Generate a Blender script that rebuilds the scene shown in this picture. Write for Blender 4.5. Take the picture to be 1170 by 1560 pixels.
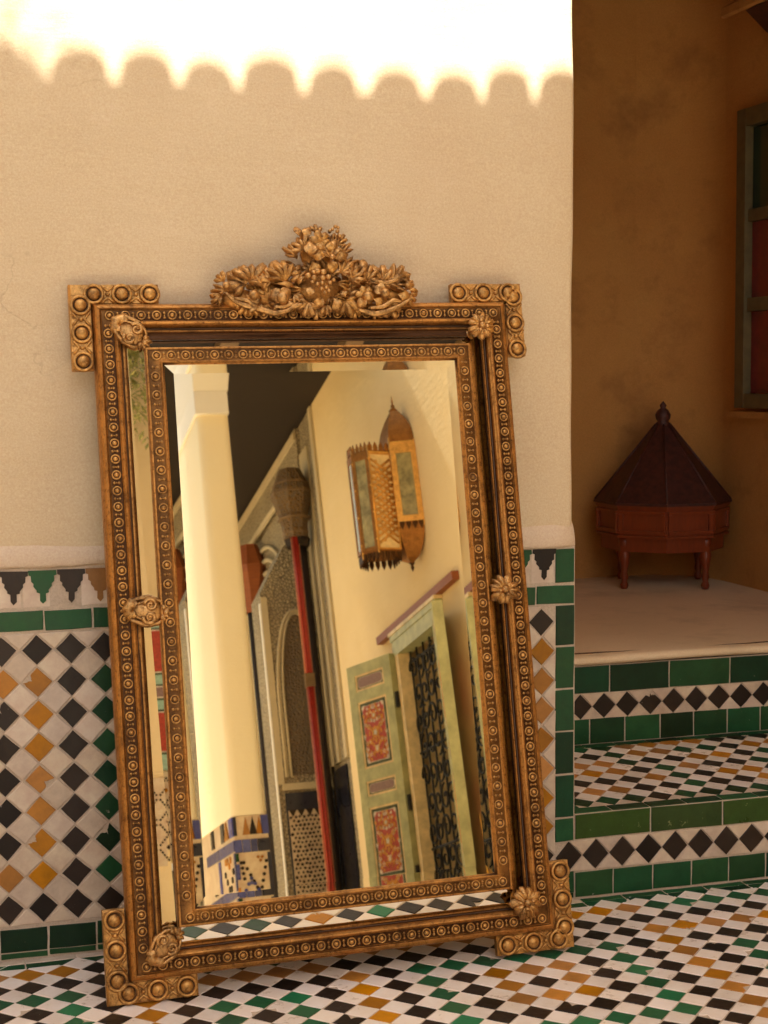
import bpy, math, random
from mathutils import Vector, Matrix
PI=math.pi
R=math.radians
random.seed(7)
S=bpy.context.scene
for o in list(bpy.data.objects): bpy.data.objects.remove(o)
# ------------------------------------------------------------------ camera
cam=bpy.data.cameras.new('camera'); co=bpy.data.objects.new('camera',cam); S.collection.objects.link(co)
S.camera=co
Rt=Vector((0.95854,-0.28483,-0.00844)); Up=Vector((0.03242,0.07959,0.9963)); Fw=Vector((0.2831,0.95527,-0.08553))
m=Matrix(((Rt.x,Up.x,-Fw.x,-1.306),(Rt.y,Up.y,-Fw.y,-3.0244),(Rt.z,Up.z,-Fw.z,1.1),(0,0,0,1)))
co.matrix_world=m
cam.sensor_fit='VERTICAL'; cam.sensor_height=24.0; cam.lens=2432.55/1560*24.0
cam.dof.use_dof=True; cam.dof.focus_distance=3.3; cam.dof.aperture_fstop=6.3
cam.clip_start=0.05; cam.clip_end=200
# ------------------------------------------------------------------ light
SUN_EL=R(55); SUN_AZ=R(1)         # sun stands behind the camera (-y), a touch to -x
sd=Vector((-math.sin(SUN_AZ)*math.cos(SUN_EL),-math.cos(SUN_AZ)*math.cos(SUN_EL),math.sin(SUN_EL)))
W=bpy.data.worlds.new('World'); S.world=W; W.use_nodes=True
nt=W.node_tree; bg=nt.nodes['Background']
sky=nt.nodes.new('ShaderNodeTexSky'); sky.sky_type='NISHITA'; sky.sun_disc=False
sky.sun_elevation=SUN_EL; sky.sun_rotation=PI+SUN_AZ; sky.dust_density=3.5; sky.air_density=1.0; sky.ozone_density=0.6
nt.links.new(sky.outputs[0],bg.inputs[0]); bg.inputs[1].default_value=0.085
sl=bpy.data.lights.new('sun','SUN'); sl.energy=5.0; sl.angle=R(0.53); sl.color=(1.0,0.93,0.84)
so=bpy.data.objects.new('sun',sl); S.collection.objects.link(so); so.rotation_euler=(sd).to_track_quat('Z','Y').to_euler()
S.view_settings.view_transform='Standard'; S.view_settings.look='None'; S.view_settings.gamma=1.0
S.view_settings.exposure=1.78
S.view_settings.use_curve_mapping=False
S.render.engine='CYCLES'
S.cycles.max_bounces=12; S.cycles.diffuse_bounces=6; S.cycles.glossy_bounces=6

# ------------------------------------------------------------------ materials
def new_mat(name):
    m=bpy.data.materials.new(name); m.use_nodes=True
    return m,m.node_tree,m.node_tree.nodes['Principled BSDF']
def N(nt,t,**k):
    n=nt.nodes.new(t)
    for a,v in k.items(): setattr(n,a,v)
    return n
def coords(nt,scale=1.0,obj=False):
    tc=N(nt,'ShaderNodeTexCoord'); mp=N(nt,'ShaderNodeMapping')
    if obj: nt.links.new(tc.outputs['Object'],mp.inputs[0])
    else:
        g=N(nt,'ShaderNodeNewGeometry'); nt.links.new(g.outputs['Position'],mp.inputs[0])
    if isinstance(scale,(int,float)): scale=(scale,)*3
    mp.inputs['Scale'].default_value=scale
    return mp.outputs[0]
def noise(nt,vec,sc,det=4,rough=.6):
    n=N(nt,'ShaderNodeTexNoise'); n.inputs['Scale'].default_value=sc; n.inputs['Detail'].default_value=det; n.inputs['Roughness'].default_value=rough
    nt.links.new(vec,n.inputs['Vector']); return n.outputs['Fac']
def ramp(nt,fac,stops):
    r=N(nt,'ShaderNodeValToRGB'); e=r.color_ramp.elements
    while len(e)<len(stops): e.new(.5)
    for i,(p,c) in enumerate(stops):
        e[i].position=p; e[i].color=tuple(c)+(1,) if len(c)==3 else c
    nt.links.new(fac,r.inputs[0]); return r.outputs[0]
def mixc(nt,f,a,b,mode='MIX'):
    n=N(nt,'ShaderNodeMix',data_type='RGBA',blend_type=mode)
    for s,v in ((0,f),(6,a),(7,b)):
        if hasattr(v,'links') or hasattr(v,'is_linked'): nt.links.new(v,n.inputs[s])
        else: n.inputs[s].default_value=v if isinstance(v,(int,float)) else tuple(v)+(1,)
    return n.outputs[2]
def bump(nt,b,h,st,dist=.01):
    n=N(nt,'ShaderNodeBump'); n.inputs['Strength'].default_value=st; n.inputs['Distance'].default_value=dist
    nt.links.new(h,n.inputs['Height']); nt.links.new(n.outputs[0],b.inputs['Normal']); return n
def addm(nt,a,b,w=1.0):
    n=N(nt,'ShaderNodeMath',operation='MULTIPLY_ADD'); nt.links.new(b,n.inputs[0]); n.inputs[1].default_value=w; nt.links.new(a,n.inputs[2]); return n.outputs[0]
def mat_plaster(name,c,c2,stain=None,rough=.9,bs=.35,fine=190,aged=0):
    m,nt,b=new_mat(name); v=coords(nt)
    f=noise(nt,v,2.2,6,.65); col=ramp(nt,f,[(.3,c),(.7,c2)])
    if aged:
        a1=noise(nt,coords(nt,(1,1,.45)),1.3,7,.7); col=mixc(nt,ramp(nt,a1,[(.47,(0,0,0)),(.66,(aged,)*3)]),col,(.55,.385,.235))
        a2=noise(nt,v,9,5,.8); col=mixc(nt,ramp(nt,a2,[(.60,(0,0,0)),(.74,(aged*.8,)*3)]),col,(.76,.63,.46))
        vo=N(nt,'ShaderNodeTexVoronoi',feature='DISTANCE_TO_EDGE'); vo.inputs['Scale'].default_value=1.7
        wv=N(nt,'ShaderNodeVectorMath',operation='MULTIPLY_ADD'); nz_=N(nt,'ShaderNodeTexNoise'); nz_.inputs['Scale'].default_value=5; nz_.inputs['Detail'].default_value=5; nt.links.new(v,nz_.inputs['Vector']); nt.links.new(nz_.outputs['Color'],wv.inputs[0]); wv.inputs[1].default_value=(.35,.35,.35); nt.links.new(v,wv.inputs[2]); nt.links.new(wv.outputs[0],vo.inputs['Vector'])
        ck=ramp(nt,vo.outputs['Distance'],[(.0,(.30,.30,.30)),(.0035,(0,0,0))]); ckm=mixc(nt,ramp(nt,noise(nt,v,1.9,3),[(.5,(0,0,0)),(.6,(1,1,1))]),(0,0,0),ck); col=mixc(nt,ckm,col,(.30,.20,.12))
    g=noise(nt,v,260,3,.7); col=mixc(nt,.25,col,ramp(nt,g,[(.3,(.25,.25,.25)),(.7,(.8,.8,.8))]),'OVERLAY')
    if stain:
        s=noise(nt,v,3.1,5,.7); sm=ramp(nt,s,[(.52,(0,0,0)),(.72,(1,1,1))]); col=mixc(nt,sm,col,stain)
    nt.links.new(col,b.inputs['Base Color']); b.inputs['Roughness'].default_value=rough
    h=noise(nt,v,fine,4,.6); h2=noise(nt,v,11,5,.65); tw=noise(nt,coords(nt,(2.2,2.2,9)),2.5,5,.6)
    bump(nt,b,addm(nt,addm(nt,h,h2,5.0 if aged else 3.0),tw,9.0 if aged else 4.0),bs,.0022)
    return m
def mat_tile(name,c,var=.35,rough=.22,wear=(.55,.47,.38),wearamt=.72,spec=.5,hue=.15):
    m,nt,b=new_mat(name); v=coords(nt)
    oi=N(nt,'ShaderNodeObjectInfo'); 
    r=N(nt,'ShaderNodeMapRange'); nt.links.new(oi.outputs['Random'],r.inputs[0]); r.inputs[3].default_value=1-var*.6; r.inputs[4].default_value=1+var
    hsv=N(nt,'ShaderNodeHueSaturation'); hsv.inputs['Color'].default_value=tuple(c)+(1,); nt.links.new(r.outputs[0],hsv.inputs['Value'])
    wn=N(nt,'ShaderNodeTexWhiteNoise',noise_dimensions='1D'); nt.links.new(oi.outputs['Random'],wn.inputs['W'])
    for sock,lo,hi in (('Hue',.5-.022*hue,.5+.022*hue),('Saturation',.90,1.08)):
        q=N(nt,'ShaderNodeMapRange'); nt.links.new(wn.outputs['Value'],q.inputs[0]); q.inputs[3].default_value=lo; q.inputs[4].default_value=hi; nt.links.new(q.outputs[0],hsv.inputs[sock])
    f=noise(nt,v,38,5,.7); f2=noise(nt,v,16,5,.7)
    col=mixc(nt,.55,hsv.outputs[0],ramp(nt,f2,[(.3,(.3,.3,.3)),(.7,(.75,.75,.75))]),'OVERLAY')
    wm=ramp(nt,f,[(wearamt-.03,(0,0,0)),(wearamt+.02,(.9,.9,.9))]); col=mixc(nt,wm,col,wear)
    sc=noise(nt,coords(nt,(1,1,4)),160,4,.75); sm=ramp(nt,sc,[(.66,(0,0,0)),(.8,(.45,.45,.45))]); col=mixc(nt,sm,col,wear)
    nt.links.new(col,b.inputs['Base Color'])
    rr=ramp(nt,f2,[(.3,(rough,)*3),(.7,(rough+.25,)*3)]); nt.links.new(rr,b.inputs['Roughness'])
    b.inputs['Specular IOR Level'].default_value=spec
    h=noise(nt,v,60,3,.6); h2=noise(nt,v,22,2); bump(nt,b,addm(nt,h,h2,2.0),.30,.002)
    return m
def mat_simple(name,c,rough=.6,metal=0.,var=.25,sc=25,bs=.1):
    m,nt,b=new_mat(name); v=coords(nt)
    f=noise(nt,v,sc,5,.65); lo=[x*(1-var) for x in c]; hi=[min(1,x*(1+var)) for x in c]
    nt.links.new(ramp(nt,f,[(.3,lo),(.7,hi)]),b.inputs['Base Color'])
    b.inputs['Roughness'].default_value=rough; b.inputs['Metallic'].default_value=metal
    if bs: bump(nt,b,f,bs,.003)
    return m
def mat_gold(name,c,dark,metal=.82,rough=.42,amt=.5):
    m,nt,b=new_mat(name); v=coords(nt)
    f=noise(nt,v,26,6,.72); g=noise(nt,v,150,4,.7)
    dk=[a*(1-amt)+b_*amt for a,b_ in zip(c,dark)]
    col=ramp(nt,f,[(.30,dk),(.50,c),(.75,[min(1,x*1.3) for x in c])])
    spk=ramp(nt,g,[(.52,(0,0,0)),(.72,(.85,.85,.85))]); col=mixc(nt,spk,col,dark)
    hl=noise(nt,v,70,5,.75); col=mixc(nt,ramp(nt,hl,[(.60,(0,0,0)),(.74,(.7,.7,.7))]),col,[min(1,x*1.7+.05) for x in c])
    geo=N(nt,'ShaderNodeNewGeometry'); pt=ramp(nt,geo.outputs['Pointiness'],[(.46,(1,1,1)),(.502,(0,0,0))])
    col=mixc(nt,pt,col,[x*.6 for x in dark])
    nt.links.new(col,b.inputs['Base Color'])
    b.inputs['Metallic'].default_value=metal
    nt.links.new(ramp(nt,g,[(.3,(rough,)*3),(.75,(rough+.3,)*3)]),b.inputs['Roughness'])
    bump(nt,b,addm(nt,g,f,2.0),.22,.0015)
    return m
def mat_wood(name,c,c2,axis=(1,1,12),rough=.55,sc=6):
    m,nt,b=new_mat(name); v=coords(nt,axis)
    f=noise(nt,v,sc,6,.7); nt.links.new(ramp(nt,f,[(.3,c),(.7,c2)]),b.inputs['Base Color'])
    b.inputs['Roughness'].default_value=rough; bump(nt,b,f,.25,.002); return m
M={}
M['plaster']=mat_plaster('wall_plaster',(.635,.497,.312),(.675,.537,.347),bs=.2,fine=520,aged=.45)
M['ledge']=mat_plaster('ledge_plaster',(.64,.49,.34),(.70,.56,.41),bs=.5)
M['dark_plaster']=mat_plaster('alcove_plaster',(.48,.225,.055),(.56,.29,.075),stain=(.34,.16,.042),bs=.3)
M['landing']=mat_plaster('landing_screed',(.70,.54,.33),(.78,.61,.39),stain=(.56,.42,.25),rough=.7,bs=.2)
M['grout']=mat_plaster('tile_grout',(.50,.40,.295),(.57,.46,.345),bs=.5,fine=260)
M['k']=mat_tile('black_glaze',(.018,.011,.007),var=.8,spec=.28,rough=.3)
M['g']=mat_tile('green_glaze',(.008,.047,.015),var=.8,spec=.27,hue=.9,rough=.3)
M['o']=mat_tile('amber_glaze',(.37,.150,.012),var=.5,spec=.28,hue=.06,wear=(.42,.30,.16),rough=.3)
M['w']=mat_tile('white_glaze',(.58,.455,.335),var=.14,wear=(.45,.36,.28),wearamt=.74,rough=.3)
M['wf']=mat_tile('floor_white_glaze',(.80,.70,.60),var=.16,wear=(.40,.31,.23),wearamt=.70,rough=.22)
M['gf']=mat_tile('floor_green_glaze',(.016,.105,.040),var=.6,spec=.3,rough=.3,hue=.5)
M['gg']=mat_tile('olive_green_glaze',(.032,.070,.011),var=.35,spec=.3,wear=(.22,.24,.1),wearamt=.66)
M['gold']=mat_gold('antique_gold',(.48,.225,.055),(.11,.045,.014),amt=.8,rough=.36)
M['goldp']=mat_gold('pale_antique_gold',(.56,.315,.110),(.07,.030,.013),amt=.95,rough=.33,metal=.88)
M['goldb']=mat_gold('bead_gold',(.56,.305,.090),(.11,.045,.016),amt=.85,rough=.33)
M['patina']=mat_simple('dark_patina',(.085,.040,.016),.6)
M['wood_back']=mat_wood('backboard',(.10,.05,.02),(.16,.09,.04))
def mat_mirror(name,c):
    m,nt,b=new_mat(name); v=coords(nt)
    f=noise(nt,v,55,6,.8); col=ramp(nt,f,[(.70,c),(.8,[x*.8 for x in c])])
    nt.links.new(col,b.inputs['Base Color']); b.inputs['Metallic'].default_value=1; b.inputs['Roughness'].default_value=.0
    return m
M['mirror']=mat_mirror('aged_mirror',(.99,.92,.66)); M['mirror2']=mat_mirror('margin_mirror',(.98,.94,.78))
M['court']=mat_plaster('court_plaster',(.84,.66,.38),(.88,.71,.43))
M['pillarp']=mat_plaster('pillar_plaster',(.90,.81,.60),(.92,.84,.64))
M['whitewash']=mat_plaster('whitewash',(.86,.85,.83),(.88,.87,.86))
def mat_stucco():
    m,nt,b=new_mat('carved_stucco'); v=coords(nt)
    vo=N(nt,'ShaderNodeTexVoronoi',feature='DISTANCE_TO_EDGE'); vo.inputs['Scale'].default_value=38; nt.links.new(v,vo.inputs['Vector'])
    f=noise(nt,v,3,4); col=ramp(nt,f,[(.3,(.40,.33,.22)),(.7,(.52,.44,.30))])
    e=ramp(nt,vo.outputs['Distance'],[(.03,(1,1,1)),(.14,(0,0,0))]); col=mixc(nt,e,col,(.16,.13,.10))
    nt.links.new(col,b.inputs['Base Color']); b.inputs['Roughness'].default_value=.95
    bump(nt,b,vo.outputs['Distance'],.8,.03); return m
M['stucco']=mat_stucco()
M['carved']=mat_stucco(); M['carved'].name='carved_brown_wood'
M['stuccop']=mat_plaster('stucco_moulding',(.52,.44,.30),(.60,.51,.36))
M['darkstucco']=mat_stucco(); M['darkstucco'].name='brown_carved_stucco'
for n in M['carved'].node_tree.nodes:
    if n.bl_idname=='ShaderNodeValToRGB' and abs(n.color_ramp.elements[0].position-.3)<.01:
        n.color_ramp.elements[0].color=(.15,.085,.035,1); n.color_ramp.elements[1].color=(.24,.145,.06,1)
for n in M['darkstucco'].node_tree.nodes:
    if n.bl_idname=='ShaderNodeValToRGB' and abs(n.color_ramp.elements[0].position-.3)<.01:
        n.color_ramp.elements[0].color=(.16,.11,.065,1); n.color_ramp.elements[1].color=(.24,.17,.10,1)
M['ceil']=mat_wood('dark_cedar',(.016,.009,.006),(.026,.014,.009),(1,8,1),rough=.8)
M['cedar']=mat_wood('carved_cedar',(.14,.085,.04),(.23,.145,.07),sc=10)
M['redp']=mat_simple('red_paint',(.36,.028,.018),.35,sc=60)
M['redhl']=mat_simple('red_pole_highlight',(.50,.19,.11),.4)  # highlight along the red bars, put into the colour of the outer poles
M['iron']=mat_simple('black_iron',(.012,.010,.009),.7,.0)
M['mint']=mat_simple('pale_green_paint',(.47,.48,.25),.5,sc=12)
M['cream']=mat_simple('cream_paint',(.80,.62,.34),.5,sc=12)
M['dgreen']=mat_simple('dark_green_paint',(.07,.10,.05),.5)
M['redpanel']=mat_simple('scarlet_panel',(.46,.055,.03),.5,sc=60,var=.35)
M['ochre']=mat_simple('ochre_paint',(.70,.32,.04),.5,sc=60)
M['white']=mat_simple('white_paint',(.78,.70,.60),.5)
M['mauve']=mat_simple('mauve_paint',(.30,.19,.18),.55,sc=140,var=.5)
M['brown']=mat_wood('red_brown_wood',(.24,.065,.018),(.33,.095,.028))
M['brass']=mat_gold('old_brass',(.75,.42,.12),(.30,.14,.04),metal=.8,rough=.28,amt=.4)
M['brassd']=mat_gold('dark_brass',(.36,.16,.04),(.14,.06,.02),metal=.7,rough=.4,amt=.6)
M['frost']=mat_simple('frosted_glass',(.34,.30,.15),.25,sc=14,var=.5)
M['blue']=mat_tile('blue_glaze',(.045,.055,.22),var=.5)
M['navy']=mat_tile('navy_glaze',(.014,.016,.032),var=.4)
M['turq']=mat_simple('turquoise_paint',(.38,.60,.50),.5)
M['boxwood']=mat_wood('red_lacquered_wood',(.15,.026,.007),(.24,.045,.010),(10,10,2),rough=.32)
M['leather']=mat_simple('dark_red_leather',(.055,.013,.007),.55,sc=50,var=.5,bs=.4)
M['wgreen']=mat_simple('dull_green_wood',(.12,.092,.036),.55)
M['paneg']=mat_simple('green_glass',(.012,.035,.014),.12,bs=0)
M['paner']=mat_simple('red_glass',(.17,.012,.010),.12,bs=0)
M['leafg']=mat_simple('olive_leaves',(.36,.36,.13),.55,sc=30,var=.5)
M['leafd']=mat_simple('fresh_leaves',(.16,.30,.04),.5,sc=30,var=.4)
M['bark']=mat_simple('bark',(.12,.08,.05),.9)
M['yellow']=mat_simple('dry_yellow_reed',(.75,.42,.05),.6)
M['roof']=mat_simple('clay_roof_tile',(.34,.16,.08),.8)
def mat_paving():
    m,nt,b=new_mat('court_paving'); v=coords(nt,(1,1,1))
    w=N(nt,'ShaderNodeTexWave'); w.bands_direction='Y'; w.inputs['Scale'].default_value=2.2; w.inputs['Distortion'].default_value=1.5; nt.links.new(v,w.inputs['Vector'])
    f=noise(nt,v,6,5); col=ramp(nt,f,[(.3,(.36,.29,.20)),(.7,(.44,.37,.27))]); 
    col=mixc(nt,.4,col,ramp(nt,w.outputs['Fac'],[(.35,(.2,.17,.12)),(.5,(.45,.40,.32))]))
    nt.links.new(col,b.inputs['Base Color']); b.inputs['Roughness'].default_value=.6; return m
M['paving']=mat_paving()

# ------------------------------------------------------------------ builders
class MB:
    def __init__(s): s.v=[]; s.f=[]; s.mi=[]; s.sm=[]
    def add(s,vs,fs,mi=0,smooth=False):
        b=len(s.v); s.v+= [tuple(v) for v in vs]; s.f+=[tuple(i+b for i in f) for f in fs]; s.mi+=[mi]*len(fs); s.sm+=[smooth]*len(fs); return s
    def box(s,x0,x1,y0,y1,z0,z1,mi=0,T=None):
        if x0>x1:x0,x1=x1,x0
        if y0>y1:y0,y1=y1,y0
        if z0>z1:z0,z1=z1,z0
        vs=[(x0,y0,z0),(x1,y0,z0),(x1,y1,z0),(x0,y1,z0),(x0,y0,z1),(x1,y0,z1),(x1,y1,z1),(x0,y1,z1)]
        if T is not None: vs=[T@Vector(v) for v in vs]
        return s.add(vs,[(0,3,2,1),(4,5,6,7),(0,1,5,4),(1,2,6,5),(2,3,7,6),(3,0,4,7)],mi)
    def prism(s,poly,T,h,bev=0.,mi=0,back=True):
        # poly in local XY (ccw), extruded along +Z by h, optional bevelled top
        n=len(poly); cx=sum(p[0] for p in poly)/n; cy=sum(p[1] for p in poly)/n
        rings=[[(p[0],p[1],0) for p in poly]]
        if bev>0:
            rings.append([(p[0],p[1],h-bev) for p in poly])
            def sh(p):
                dx,dy=p[0]-cx,p[1]-cy; l=math.hypot(dx,dy) or 1; return (p[0]-dx/l*bev*1.2,p[1]-dy/l*bev*1.2,h)
            rings.append([sh(p) for p in poly])
        else: rings.append([(p[0],p[1],h) for p in poly])
        vs=[T@Vector(v) for r in rings for v in r]; fs=[]
        for k in range(len(rings)-1):
            for i in range(n): j=(i+1)%n; fs.append((k*n+i,k*n+j,(k+1)*n+j,(k+1)*n+i))
        fs.append(tuple((len(rings)-1)*n+i for i in range(n)))
        if back: fs.append(tuple(reversed(range(n))))
        return s.add(vs,fs,mi)
    def lathe(s,prof,T,seg=16,mi=0,smooth=True,sx=1,sy=1,mis=None):
        vs=[];fs=[]
        for r,z in prof:
            for k in range(seg): a=2*PI*k/seg; vs.append(T@Vector((r*math.cos(a)*sx,r*math.sin(a)*sy,z)))
        b=len(s.v); 
        s.v+=[tuple(v) for v in vs]
        for i in range(len(prof)-1):
            for k in range(seg):
                j=(k+1)%seg; s.f.append((b+i*seg+k,b+i*seg+j,b+(i+1)*seg+j,b+(i+1)*seg+k)); s.mi.append(mis[i] if mis else mi); s.sm.append(smooth)
        for idx,rev in ((0,True),(len(prof)-1,False)):
            if prof[idx][0]>1e-5:
                f=[b+idx*seg+k for k in range(seg)]; s.f.append(tuple(reversed(f)) if rev else tuple(f)); s.mi.append(mi); s.sm.append(False)
        return s
    def tube(s,pts,r,seg=8,mi=0,smooth=True,flat=1.0):
        pts=[Vector(p) for p in pts]; n=len(pts); rr=r if isinstance(r,(list,tuple)) else [r]*n
        up=Vector((0,0,1)); vs=[];fs=[]
        prev=None
        for i,p in enumerate(pts):
            t=(pts[min(i+1,n-1)]-pts[max(i-1,0)]).normalized()
            if prev is None:
                a=t.cross(Vector((0,1,0.01))); 
                if a.length<1e-4: a=t.cross(Vector((1,0,0)))
                a.normalize()
            else:
                a=(prev-t*prev.dot(t)).normalized()
            prev=a; b_=t.cross(a)
            for k in range(seg):
                an=2*PI*k/seg; vs.append(p+a*math.cos(an)*rr[i]+b_*math.sin(an)*rr[i]*flat)
        for i in range(n-1):
            for k in range(seg):
                j=(k+1)%seg; fs.append((i*seg+k,i*seg+j,(i+1)*seg+j,(i+1)*seg+k))
        fs.append(tuple(reversed(range(seg)))); fs.append(tuple((n-1)*seg+k for k in range(seg)))
        return s.add(vs,fs,mi,smooth)
    def ball(s,c,r,mi=0,sq=(1,1,1),seg=10,rings=6):
        c=Vector(c); vs=[];fs=[]
        for i in range(rings+1):
            t=PI*i/rings
            for k in range(seg):
                a=2*PI*k/seg; vs.append(c+Vector((r*sq[0]*math.sin(t)*math.cos(a),r*sq[1]*math.sin(t)*math.sin(a),r*sq[2]*math.cos(t))))
        for i in range(rings):
            for k in range(seg):
                j=(k+1)%seg; fs.append((i*seg+k,(i+1)*seg+k,(i+1)*seg+j,i*seg+j))
        return s.add(vs,fs,mi,True)
    def mesh(s,name,mats):
        me=bpy.data.meshes.new(name); me.from_pydata(s.v,[],s.f)
        for mt in (mats if isinstance(mats,(list,tuple)) else [mats]): me.materials.append(mt)
        me.polygons.foreach_set('material_index',s.mi); me.polygons.foreach_set('use_smooth',s.sm); me.update()
        return me
    def build(s,name,mats,parent=None,loc=None,rot=None,**k):
        return place(s.mesh(name,mats),name,parent,loc,rot,**k)
def place(me,name,parent=None,loc=None,rot=None,M4=None,kind=None):
    o=bpy.data.objects.new(name,me); S.collection.objects.link(o)
    if parent is not None: o.parent=parent
    if loc is not None: o.location=loc
    if rot is not None: o.rotation_euler=rot
    if M4 is not None: o.matrix_local=M4
    if kind: o['kind']=kind
    return o
def tag(o,label=None,cat=None,group=None,kind=None):
    if label: o['label']=label
    if cat: o['category']=cat
    if group: o['group']=group
    if kind: o['kind']=kind
    return o
def empty(name,loc=(0,0,0),label=None,cat=None,group=None,M4=None):
    o=bpy.data.objects.new(name,None); S.collection.objects.link(o); o.empty_display_size=.05
    if M4 is not None: o.matrix_world=M4
    else: o.location=loc
    return tag(o,label,cat,group)
I4=Matrix.Identity(4)
def TR(x=0,y=0,z=0,rx=0,ry=0,rz=0,s=1):
    return Matrix.Translation((x,y,z))@Matrix.Rotation(rz,4,'Z')@Matrix.Rotation(ry,4,'Y')@Matrix.Rotation(rx,4,'X')@Matrix.Scale(s,4)
WALLF=Matrix.Rotation(PI/2,4,'X')      # local XY -> world XZ, local +Z -> world -Y
# ---- tile meshes: hand-cut pieces, slightly irregular, top face bevelled
def rough_poly(poly,j,chips=0,seg=1):
    out=[]
    n=len(poly)
    for i,p in enumerate(poly):
        q=poly[(i+1)%n]
        out.append((p[0]+random.uniform(-j,j),p[1]+random.uniform(-j,j)))
        L=math.hypot(q[0]-p[0],q[1]-p[1])
        for s in range(1,seg+1):
            t=s/(seg+1); out.append((p[0]+(q[0]-p[0])*t+random.uniform(-j,j)*.6,p[1]+(q[1]-p[1])*t+random.uniform(-j,j)*.6))
    return out
def chip_poly(poly,c,r):
    # bite a ragged piece out of the side of a densely sampled outline, at c with radius r
    n=len(poly); dense=[]
    for i,p in enumerate(poly):
        q=poly[(i+1)%n]; k=7
        for s in range(k): t=s/k; dense.append((p[0]+(q[0]-p[0])*t,p[1]+(q[1]-p[1])*t))
    out=[]
    for p in dense:
        d=math.hypot(p[0]-c[0],p[1]-c[1])
        if d<r:
            f=(r-d)/r*random.uniform(.35,.85); out.append((p[0]*(1-f),p[1]*(1-f)))
        else: out.append(p)
    return out
def diamond(dx,dz): return [(dx,0),(0,dz),(-dx,0),(0,-dz)]
def rect(w,h): return [(w/2,-h/2),(w/2,h/2),(-w/2,h/2),(-w/2,-h/2)]
def tmesh(name,poly,mat,th=.007,bev=.0012):
    b=MB(); b.prism(poly,I4,th,bev); return b.mesh(name,mat)
_cache={}
def diam_meshes(key,dx,dz,mat,nvar=6,j=.0008,chipvar=2,th=.007,gap=.0011):
    k=(key,dx,dz)
    if k not in _cache:
        L=[]
        for i in range(nvar):
            p=rough_poly(diamond(dx-gap,dz-gap),j,seg=1)
            if i<chipvar:
                a=random.uniform(0,2*PI); p=chip_poly(p,(dx*.72*math.cos(a),dz*.72*math.sin(a)),dx*.42)
            L.append(tmesh('tile_'+key,p,mat,th))
        _cache[k]=L
    return _cache[k]
def pick(L,pc=.08):
    return random.choice(L[:2]) if random.random()<pc else random.choice(L[2:])
def tri_meshes(key,poly,mat): 
    if key not in _cache: _cache[key]=[tmesh('tile_'+key,rough_poly(poly,.0006),mat) for _ in range(3)]
    return random.choice(_cache[key])
def place_wall(me,name,par,x,y,z,tilt=.006,rz=None):
    o=place(me,name,par,(x,y,z),(PI/2+random.uniform(-tilt,tilt),random.uniform(-.02,.02) if rz is None else rz,random.uniform(-tilt,tilt)))
    return o
def place_floor(me,name,par,x,y,z,tilt=.005,rz=None):
    return place(me,name,par,(x,y,z),(random.uniform(-tilt,tilt),random.uniform(-tilt,tilt),random.uniform(-.02,.02) if rz is None else rz))

# ================================================================== FLOOR
ground=MB().box(-9,6,-24,.6,-.30,-.006)
go=ground.build('floor',[M['paving']]); tag(go,kind='structure')
bed=MB().box(-2.4,1.7,-1.30,.0,-.006,-.0012); bed.build('mortar_bed',[M['grout']],go)
P=.0638; OX,OY=-.0436,-.148
rows={-1:'oook..............oooggggg',0:'kkkk..............kkkkkkk.',1:'gggk..ooookkkkk...kkooooo.',2:'kkgkokkkkkokgggggggkokkk..',3:'..gkokgggkokgkoookgkokg...',4:'......gkgkokgkokokgkokg...',5:'........gkokgkoookgkok....',6:'............gkkkkkgkok....',7:'..............gggggko.....',8:'..................kk......'}
def floor_col(i,j):
    if j in rows and 0<=i+18<len(rows[j]) and rows[j][i+18]!='.': return rows[j][i+18]
    def ring(i,j):
        dj={4:0,3:1,2:3,1:4,0:5,-1:6}.get(j,j-4 if j>4 else 6)
        return max(abs(i+3),dj)
    n=ring(i,j)
    if i<-11: n=max(abs(i+19),abs({4:0}.get(j,j-4)))
    if n%2==0: return 'k'
    return 'o' if (n//2)%2==0 else 'g'
def visible_floor(x,y):
    return y>-.34-(x+1.197)*.33 and not(-.93<x<-.14 and y>-.235) and -1.30<x<.52
stuff=MB()
SLOT=['k','g','o','w']
for j2 in range(-5,38):
    for i2 in range(-44,56):
        if (i2+j2)%2: continue
        # coloured diamonds at even,even ; white at odd,odd of the half lattice
        i,j=i2/2,j2/2; x=OX+i*P; y=OY-j*P
        if y>-.052 or x<-1.75 or x>1.66 or y<-1.27: continue
        c='w' if i2%2 else floor_col(int(i),int(j))
        jj=.0004
        if visible_floor(x,y):
            cc_={'w':'wf','g':'gf'}.get(c,c)
            me=pick(diam_meshes(cc_,P/2,P/2,M[cc_],chipvar=2,gap=.0013 if c=='w' else .0018),.10)
            place_floor(me,'floor_tile',go,x+random.uniform(-jj,jj),y+random.uniform(-jj,jj),-.0068+random.uniform(-.0006,.0005),tilt=.012)
        else:
            stuff.prism(rough_poly(diamond(P/2-.0011,P/2-.0011),.0005,seg=0),TR(x,y,-.0055),.0055,.001,SLOT.index(c))
# green border strip along the wall foot and steps
x=-1.7
while x<1.6:
    L=.095
    if -.05<x<.5 or x<-.95:
        pass
    me=tri_meshes('border_green',rect(L-.003,.024),M['g'])
    place_floor(me,'border_tile',go,x+L/2,-.0385,-.0068)
    me=tri_meshes('border_white',rect(L-.003,.019),M['w']) if x<-.05 else tri_meshes('border_green2',rect(L-.003,.019),M['g'])
    place_floor(me,'border_tile',go,x+L/2,-.0138,-.0068); x+=L
o=stuff.build('floor_tile_field',[M['wf' if c=='w' else c] for c in SLOT],go); o['kind']='stuff'

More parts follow.
